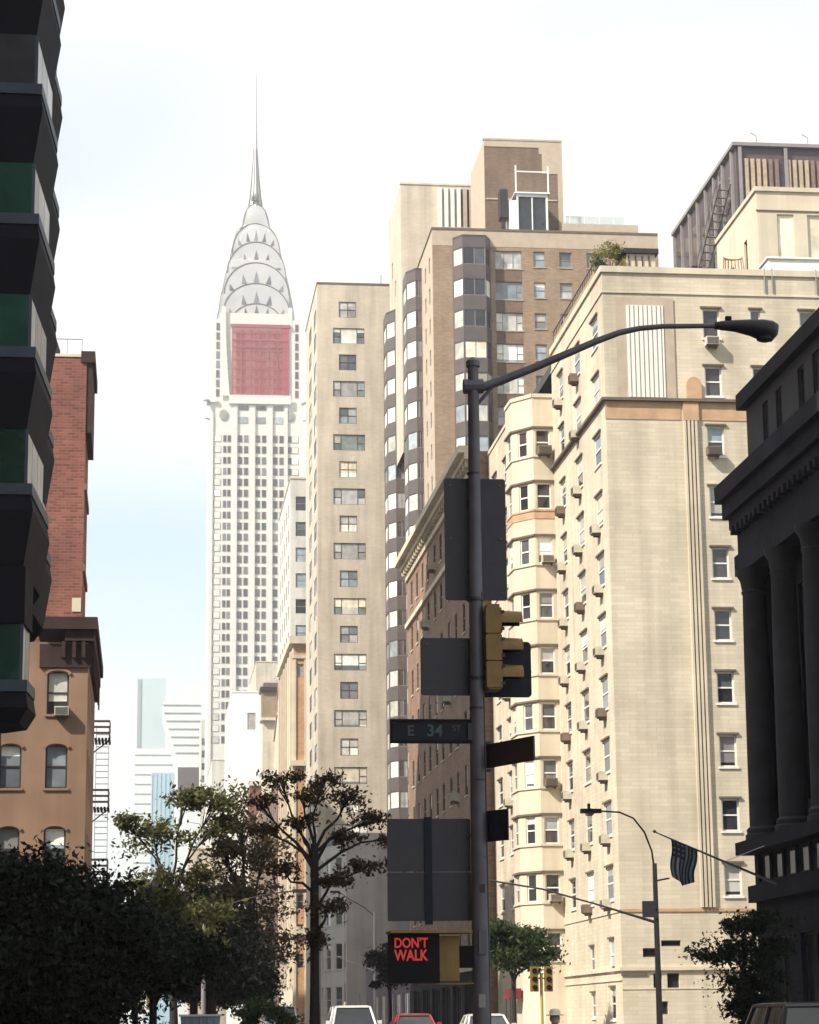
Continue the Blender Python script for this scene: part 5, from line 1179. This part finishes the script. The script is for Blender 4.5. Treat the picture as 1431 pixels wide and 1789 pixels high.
# ------------------------------------------------------------------ vehicles
def car(name, label, x, y, kind, mat, rz=0.0, rack=False):
    z0 = gz(y) + .005
    t_ = thing(name, label, 'car' if kind != 'van' else 'van', (x, y, z0)); t_.rotation_euler = (0, 0, rz)
    Lc, Wc, Hc, hood, belt = {'sedan': (4.6, 1.8, 1.48, .95, .92), 'suv': (4.6, 1.86, 1.84, 1.08, 1.1), 'van': (5.2, 2.0, 2.05, 1.2, 1.2)}[kind]
    hl, hw = Lc / 2, Wc / 2
    pr = [(-hl, .32), (hl, .32), (hl + .04, .6), (hl - .04, hood - .08), (hl - .25, hood), (-hl + .2, hood), (-hl - .02, hood - .1), (-hl - .05, .6)]
    mb = MB(); n_ = len(pr)
    for xx, s_ in ((-hw, .9), (-hw + .1, 1.0), (hw - .1, 1.0), (hw, .9)):
        for (py_, pz) in pr: mb.v.append((xx, py_ * (.985 if s_ < 1 else 1), .32 + (pz - .32) * (1 if s_ == 1 else .93)))
    for q in range(3):
        for k in range(n_): mb.f.append((q * n_ + k, q * n_ + (k + 1) % n_, (q + 1) * n_ + (k + 1) % n_, (q + 1) * n_ + k)); mb.mi.append(0)
    mb.f += [tuple(range(n_))[::-1], tuple(3 * n_ + k for k in range(n_))]; mb.mi += [0, 0]
    link('body', mb.mesh('body', mat, True), t_, None, 0, True)
    c0, c1, r0_, r1_ = {'sedan': (-1.7, 1.15, -1.0, .45), 'suv': (-2.2, 1.2, -1.95, .6), 'van': (-2.5, 1.9, -2.4, 1.2)}[kind]
    tw = hw - (.24 if kind != 'van' else .16)
    base = [(-hw + .07, c0), (hw - .07, c0), (hw - .07, c1), (-hw + .07, c1)]; top = [(-tw, r0_), (tw, r0_), (tw, r1_), (-tw, r1_)]
    cabm = MB().prism(base, hood - .03, Hc - .09, 0, top).mesh('cabin', 'glass_store'); link('cabin', cabm, t_, None, 0, True)
    rf = MB().prism([(-tw - .03, r0_ - .05), (tw + .03, r0_ - .05), (tw + .03, r1_ + .05), (-tw - .03, r1_ + .05)], Hc - .089, Hc - .03, 0).prism([(-tw - .0, r0_), (tw, r0_), (tw, r1_), (-tw, r1_)], Hc - .03, Hc, 0, [(-tw + .12, r0_ + .15), (tw - .12, r0_ + .15), (tw - .12, r1_ - .15), (-tw + .12, r1_ - .15)])
    link('roof', rf.mesh('roof', mat), t_, None, 0, True)
    for bx, by, tx, ty in ((-hw + .06, c0, -tw, r0_), (hw - .06, c0, tw, r0_), (hw - .06, c1, tw, r1_), (-hw + .06, c1, -tw, r1_), (-hw + .06, (c0 + c1) / 2, -tw, (r0_ + r1_) / 2), (hw - .06, (c0 + c1) / 2, tw, (r0_ + r1_) / 2)):
        link('pillar', MB().tube([(bx, by, hood - .04), (tx, ty, Hc - .07)], .045, 6).mesh('pillar', mat), t_, None, 0, True)
    for sx_ in (-1, 1):
        for wy in (-hl + .85, hl - .9):
            wh = link('wheel', MB().tube([(sx_ * (hw - .2), wy, .32), (sx_ * (hw + .01), wy, .32)], .32, 18).mesh('wheel', 'tyre'), t_, None, 0, True)
            link('rim', MB().tube([(sx_ * (hw), wy, .32), (sx_ * (hw + .025), wy, .32)], .2, 12).mesh('rim', 'rim_metal'), wh, None, 0, True)
        link('tail_lamp', MB().box(sx_ * hw * .62, sx_ * hw * .93, -hl - .07, -hl + .05, .62, .82).mesh('tail_lamp', 'tail_lamp'), t_, None, 0, True)
        link('headlight', MB().box(sx_ * hw * .55, sx_ * hw * .9, hl - .05, hl + .06, .6, .76).mesh('headlight', 'head_lamp'), t_, None, 0, True)
        link('mirror', MB().box(sx_ * (hw + .02), sx_ * (hw + .2), c1 - .35, c1 - .22, hood + .02, hood + .17).mesh('mirror', mat), t_, None, 0, True)
    link('bumper', MB().box(-hw + .05, hw - .05, -hl - .12, -hl + .02, .36, .56).mesh('bumper', 'dark_metal'), t_, None, 0, True)
    if rack:
        link('aerial', MB().tube([(-.35, 0, Hc), (-.32, -.05, Hc + .5)], .012, 5).mesh('aerial', 'dark_metal'), t_, None, 0, True)
        link('beacon', MB().lathe((.25, -.4, Hc), [(.05, 0), (.05, .1), (.02, .16)], 8).mesh('beacon', 'lamp_amber' if False else 'post_yellow'), t_, None, 0, True)
    return t_
car('parked_suv', 'white off-road car with an aerial seen under the foreground signs', 8.42, 96, 'suv', 'car_white', math.pi, True)
car('delivery_van', 'white van roof showing below the orange brick building', 8.6, 150, 'van', 'car_white', math.pi)
car('parked_car', 'red car below the pedestrian signal', 11.5, 101, 'sedan', 'car_red', math.pi)
car('parked_car', 'white car just right of the lamp post foot', 13.3, 92, 'sedan', 'car_white', math.pi)
car('parked_suv', 'dark car at the right edge in front of the columned building', 13.95, 50, 'suv', 'car_dark', 0)

# ------------------------------------------------------------------ pedestrian
def person(label, x, y):
    z0 = gz(y) + .006
    t_ = thing('person', label, 'person', (x, y, z0))
    J = {'pel': (0, 0, .93), 'ab': (0, 0, 1.08), 'ch': (0, .01, 1.28), 'nk': (0, .0, 1.43), 'hd': (0, -.02, 1.52), 'hd2': (0, -.03, 1.63), 'shl': (-.17, 0, 1.37), 'ell': (-.24, .04, 1.10), 'wrl': (-.22, -.08, .88), 'hal': (-.21, -.11, .80), 'shr': (.17, 0, 1.37), 'elr': (.25, .02, 1.10), 'wrr': (.22, -.12, .90), 'har': (.20, -.15, .82), 'hpl': (-.09, 0, .88), 'knl': (-.10, -.08, .50), 'anl': (-.10, -.02, .09), 'tol': (-.10, -.18, .04), 'hpr': (.09, 0, .88), 'knr': (.10, .02, .50), 'anr': (.10, .16, .10), 'tor': (.10, .02, .04)}
    R = {'pel': .14, 'ab': .125, 'ch': .145, 'nk': .055, 'hd': .085, 'hd2': .085, 'shl': .07, 'shr': .07, 'ell': .045, 'elr': .045, 'wrl': .032, 'wrr': .032, 'hal': .035, 'har': .035, 'hpl': .095, 'hpr': .095, 'knl': .062, 'knr': .062, 'anl': .042, 'anr': .042, 'tol': .04, 'tor': .04}
    Ed = [('pel', 'ab'), ('ab', 'ch'), ('ch', 'nk'), ('nk', 'hd'), ('hd', 'hd2'), ('ch', 'shl'), ('shl', 'ell'), ('ell', 'wrl'), ('wrl', 'hal'), ('ch', 'shr'), ('shr', 'elr'), ('elr', 'wrr'), ('wrr', 'har'), ('pel', 'hpl'), ('hpl', 'knl'), ('knl', 'anl'), ('anl', 'tol'), ('pel', 'hpr'), ('hpr', 'knr'), ('knr', 'anr'), ('anr', 'tor')]
    ks = list(J); me = bpy.data.meshes.new('body'); me.from_pydata([J[k] for k in ks], [(ks.index(a), ks.index(b_)) for a, b_ in Ed], [])
    o = link('body', me, t_, None, 0, True)
    md = o.modifiers.new('skin', 'SKIN'); sb = o.modifiers.new('sub', 'SUBSURF'); sb.levels = 2; sb.render_levels = 2
    for k, n_ in enumerate(ks):
        sv = me.skin_vertices[0].data[k]; sv.radius = (R[n_], R[n_]); sv.use_root = n_ == 'pel'
    dg = bpy.context.evaluated_depsgraph_get(); dg.update()
    m2 = bpy.data.meshes.new_from_object(o.evaluated_get(dg)); o.modifiers.clear(); o.data = m2
    m2.materials.clear(); m2.materials.append(MATS['coat_cloth']); m2.materials.append(MATS['skin'])
    for p in m2.polygons:
        p.material_index = 1 if (p.center.z > 1.45 or (p.center.z < .86 and abs(p.center.x) > .185)) else 0; p.use_smooth = True
    nose = link('nose', MB().prism([(-.015, -.115), (.015, -.115), (.012, -.10), (-.012, -.10)], 1.545, 1.59, 0, [(-.006, -.105), (.006, -.105), (.006, -.098), (-.006, -.098)]).mesh('nose', 'skin'), t_, None, 0, True)
    link('hair', MB().lathe((0, -.005, 1.53), [(.088, 0), (.103, .06), (.09, .13), (.03, .17)], 14).mesh('hair', 'hair_brown', True), t_, None, 0, True)
    link('hat', MB().lathe((0, -.02, 1.645), [(.17, 0), (.18, .012), (.108, .025), (.105, .08), (.08, .12), (.02, .13)], 18).mesh('hat', 'hat_cloth', True), t_, None, 0, True)
person('pedestrian in a pale hat crossing the street right of the lamp post', 7.86, 45)

# ------------------------------------------------------------------ trees
def tree(name, label, x, y, fork, clumps, trunk_r, leaf='leaf_olive', nleaf=260, ls=.13, seed=1, z0=None, lean=0.0, group='street trees', bare=0, branch_r=None, cat='tree'):
    """clumps: (x, y, z, rx, ry, rz) crown lobes; fork: height where the limbs part"""
    R_ = np.random.default_rng(seed); rr = random.Random(seed)
    z0 = gz(y) + .1 if z0 is None else z0
    t_ = thing(name, label, cat, (x, y, z0), group)
    F = Vector((x + lean, y, fork))
    tk = MB(); tk.tube([(x, y, z0), (x + lean * .3 + rr.uniform(-.03, .03), y, z0 + (fork - z0) * .4), tuple(F - Vector((lean * .1, 0, (fork - z0) * .15))), tuple(F)], [trunk_r * 1.35, trunk_r, trunk_r * .9, trunk_r * .85], 10)
    tips = []; br_ = branch_r or trunk_r * .55
    limbs = MB()
    for (cx, cy_, cz, rx, ry, rz_) in clumps:
        c = Vector((cx, cy_, cz)); st = Vector((x + lean * .8, y, min(fork - rr.uniform(0, .14) * (fork - z0), max(z0 + .6, cz - .35 - rr.uniform(.1, .5)))))
        mid = st.lerp(c, .5) + Vector((rr.uniform(-.2, .2), rr.uniform(-.2, .2), rr.uniform(-.05, .35)))
        limbs.tube([tuple(st), tuple(st.lerp(mid, .5) + Vector((rr.uniform(-.1, .1), 0, .12))), tuple(mid), tuple(c)], [br_, br_ * .8, br_ * .6, br_ * .3], 6)
        nb = max(4, int(5 + rx * 3))
        for k in range(nb + bare):
            th_ = rr.uniform(0, 6.28); ph = rr.uniform(-.8, 1.2); d = Vector((math.cos(th_) * rx, math.sin(th_) * ry, math.sin(ph) * rz_)) * rr.uniform(.55, 1.05)
            e = c + d; m_ = c.lerp(e, .5) + Vector((rr.uniform(-.1, .1), 0, rr.uniform(0, .12)))
            limbs.tube([tuple(mid.lerp(c, rr.uniform(.2, 1))), tuple(m_), tuple(e)], [br_ * .28, br_ * .18, .008], 4)
            tips.append((e, rr.uniform(.25, .62) * (rx + rz_) * .5, k >= nb))
    tk.build('trunk', 'bark', t_, True); limbs.build('branches', 'bark', t_, True)
    cen = []
    for e, rad, b_ in tips:
        if b_: continue
        nl = int(nleaf * rr.uniform(.5, 1.4)); p = R_.normal(0, 1, (nl, 3)) * np.array([rad, rad, rad * .6]) + np.array(e)
        cen.append(p)
    cen = np.vstack(cen); n_ = len(cen)
    a = R_.normal(0, 1, (n_, 3)); a /= np.linalg.norm(a, axis=1)[:, None]
    b_ = np.cross(a, R_.normal(0, 1, (n_, 3))); b_ /= np.linalg.norm(b_, axis=1)[:, None]
    s_ = ls * R_.uniform(.4, 1.5, (n_, 1)); nrm = np.cross(a, b_)
    V = np.stack([cen - a * s_, cen + b_ * s_ * .45 + nrm * s_ * .18, cen + a * s_, cen - b_ * s_ * .45 + nrm * s_ * .18], 1).reshape(-1, 3)
    me = bpy.data.meshes.new('crown'); me.vertices.add(len(V)); me.vertices.foreach_set('co', V.ravel())
    me.loops.add(4 * n_); me.loops.foreach_set('vertex_index', np.arange(4 * n_)); me.polygons.add(n_)
    me.polygons.foreach_set('loop_start', np.arange(0, 4 * n_, 4)); me.update(calc_edges=True); me.materials.append(MATS[leaf])
    link('crown', me, t_)
    return t_
# dense dark tree mass at lower left (two trees)
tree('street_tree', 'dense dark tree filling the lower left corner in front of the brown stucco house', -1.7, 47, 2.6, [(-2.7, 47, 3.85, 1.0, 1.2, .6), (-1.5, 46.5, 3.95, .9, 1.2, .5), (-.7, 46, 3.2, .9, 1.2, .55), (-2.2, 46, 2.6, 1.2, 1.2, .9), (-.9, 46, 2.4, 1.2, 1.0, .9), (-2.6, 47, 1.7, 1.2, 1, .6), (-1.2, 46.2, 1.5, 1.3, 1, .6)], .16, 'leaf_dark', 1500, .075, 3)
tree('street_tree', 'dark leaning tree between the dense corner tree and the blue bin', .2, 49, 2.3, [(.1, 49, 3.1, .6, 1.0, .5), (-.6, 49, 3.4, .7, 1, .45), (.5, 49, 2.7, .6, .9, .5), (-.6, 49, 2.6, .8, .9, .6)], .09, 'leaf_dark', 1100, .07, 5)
# tree with sunlit top
tree('street_tree', 'slender tree with a sunlit spreading top in front of the far white buildings', 1.25, 95, 7.2, [(.3, 95, 9.0, .9, 1.0, .7), (1.5, 95, 10.5, .8, 1.0, .45), (2.9, 94.5, 10.5, .9, 1, .6), (2.6, 95, 9.3, .8, 1, .5), (-.6, 95, 9.4, .4, .5, .5), (.2, 95, 7.1, 1.1, 1, .6), (2.4, 94.6, 6.2, .6, 1, 1.0), (1.9, 94.5, 7.4, .5, .8, .5), (2.2, 94.5, 4.6, .7, .8, .6)], .15, 'leaf_olive', 120, .115, 7, lean=-.25, bare=7, branch_r=.07)
tree('street_tree', 'low bushy tree left of the slender sunlit tree', -.3, 90, 3.8, [(-.6, 90, 5.6, .8, .8, .5), (.4, 90, 6.2, .8, .8, .5), (1.2, 90, 5.2, .8, .8, .6), (.3, 90, 4.6, .9, .8, .6), (-1, 90, 4.6, .8, .8, .5)], .12, 'leaf_olive', 320, .10, 9)
# forked tree in the middle
tree('street_tree', 'forked dark street tree with thin reddish leaves left of the foreground signs', 4.32, 60, 6.1, [(2.9, 60, 7.1, .45, .6, .28), (3.5, 60.4, 7.75, .4, .6, .2), (4.0, 59.6, 7.2, .4, .6, .3), (4.6, 60.3, 7.7, .45, .6, .22), (5.2, 60, 7.25, .4, .6, .25), (5.9, 60.2, 6.75, .5, .6, .22), (6.3, 59.8, 6.2, .35, .6, .2), (3.0, 59.8, 6.4, .4, .6, .2), (5.3, 60, 6.2, .4, .5, .2), (4.6, 59.8, 4.5, .5, .6, .28), (3.5, 60.2, 5.5, .35, .5, .2), (5.7, 59.8, 5.5, .45, .5, .2), (4.9, 60, 5.2, .35, .4, .2), (4.2, 60, 3.7, .4, .5, .25), (3.9, 60, 6.6, .3, .5, .2)], .12, 'leaf_brown', 75, .062, 12, bare=9, branch_r=.05)
# dark trees behind it
tree('street_tree', 'tall dark tree in shade behind the forked street tree', 5.1, 112, 5.2, [(4.6, 112, 10.9, 1.0, 1.2, .8), (5.6, 112, 9.6, 1.3, 1.2, 1.0), (4.2, 112, 8.6, 1.2, 1.2, .9), (5.3, 112, 7.0, 1.3, 1.2, .9), (3.8, 112, 6.2, 1.3, 1.2, .9), (5.8, 112, 5.0, 1.2, 1.1, .9), (4.2, 112, 4.2, 1.2, 1.1, .9), (3.6, 112, 9.8, .8, 1, .6)], .22, 'leaf_brown', 110, .12, 15, bare=8)
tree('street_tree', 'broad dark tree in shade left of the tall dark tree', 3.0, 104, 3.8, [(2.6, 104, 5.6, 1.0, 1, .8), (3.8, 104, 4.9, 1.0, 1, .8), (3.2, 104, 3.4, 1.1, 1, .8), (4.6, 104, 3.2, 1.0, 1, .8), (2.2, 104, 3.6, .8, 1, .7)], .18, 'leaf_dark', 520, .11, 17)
tree('street_tree', 'dark green street tree in front of the flag and columned building', 18.3, 71, 3.0, [(18.3, 71, 4.4, .55, .7, .35), (19.0, 71, 4.3, .6, .7, .45), (17.4, 71, 3.5, .55, .6, .25), (18.2, 71, 3.5, .9, .7, .5), (19.2, 71, 3.4, .7, .7, .6), (18.5, 71, 2.5, .9, .7, .5)], .10, 'leaf_dusk', 190, .07, 21, z0=.3)
tree('street_tree', 'small dark tree at the foot of the cream block in front of the slim lamp', 17.5, 66, 1.5, [(17.3, 66, 2.1, .45, .5, .3), (17.0, 66, 1.7, .5, .5, .35), (17.6, 66, 1.7, .5, .5, .4), (17.2, 66, 1.2, .6, .5, .4), (17.0, 66, 2.5, .4, .4, .2)], .06, 'leaf_dark', 230, .07, 23, z0=.3)
tree('street_tree', 'leafy green street tree under the cream bay windows right of the lamp post', 17.6, 112, 3.8, [(17.3, 112, 5.6, .9, .9, .55), (18.3, 112, 5.3, .9, .9, .5), (16.8, 112, 4.8, .8, .9, .5), (17.9, 112, 4.5, .9, .9, .5), (18.8, 112, 4.6, .7, .8, .5), (16.6, 112, 6.0, .6, .8, .4)], .12, 'leaf_green', 240, .11, 25)
tree('street_tree', 'small flat topped dark tree left of the pedestrian signal', 15.6, 150, 3.4, [(15.2, 150, 5.6, .8, .8, .35), (16.0, 150, 5.0, .9, .8, .3), (15.5, 150, 4.2, .9, .8, .4), (15.9, 150, 6.4, .6, .8, .3)], .12, 'leaf_dark', 200, .13, 27)
tree('street_tree', 'bright green bush low in front of the orange brick building', 5.0, 90, 1.5, [(4.6, 90, 2.1, .6, .6, .35), (5.1, 90, 1.8, .6, .6, .4), (4.2, 90, 1.7, .5, .5, .35)], .06, 'leaf_green', 220, .08, 29, cat='bush')
for q, (yy, xx) in enumerate(((135, 3.7), (158, 3.4), (190, 3.9))):
    tree('street_tree', ('first', 'second', 'third')[q] + ' shaded tree further down the left pavement beyond the tall dark tree', xx, yy, 5.0, [(xx - 1, yy, 6.5, 1.4, 1.2, 1.1), (xx + 1, yy, 6.2, 1.4, 1.2, 1.1), (xx, yy, 8.3, 1.5, 1.2, 1.1), (xx - .6, yy, 4.2, 1.5, 1.2, 1.0), (xx + 1.2, yy, 3.8, 1.4, 1.2, 1.0)], .2, 'leaf_dark', 520, .15, 41 + q)
tree('roof_shrub', 'yellow green shrub on the corner of the cream block roof', 23.3, 111.6, 39.3, [(23.2, 111.6, 40.1, .55, .5, .45), (23.7, 111.7, 40.0, .4, .4, .4), (22.9, 111.8, 39.7, .4, .4, .3)], .05, 'leaf_yellow', 150, .06, 31, z0=38.2, group='roof plants', cat='shrub')
tree('roof_shrub', 'dark clipped shrub on the cream block roof right of the shed', 27.6, 112, 38.8, [(27.5, 112, 39.2, .5, .5, .35), (28.3, 112, 39.1, .4, .4, .3)], .05, 'leaf_dark', 240, .06, 33, z0=38.2, group='roof plants', cat='shrub')

# ------------------------------------------------------------------ haze
hz = MB().box(-300, 420, -90, 1480, -1.2, 331)
me = hz.mesh('haze', []); m = bpy.data.materials.new('haze'); m.use_nodes = True; t = m.node_tree; t.nodes.clear()
o_ = t.nodes.new('ShaderNodeOutputMaterial'); pv = t.nodes.new('ShaderNodeVolumePrincipled')
pv.inputs['Color'].default_value = (.98, .98, 1.0, 1); pv.inputs['Density'].default_value = .0003; pv.inputs['Anisotropy'].default_value = .1
t.links.new(pv.outputs[0], o_.inputs['Volume']); me.materials.append(m)
ho = link('haze', me); ho['kind'] = 'stuff'
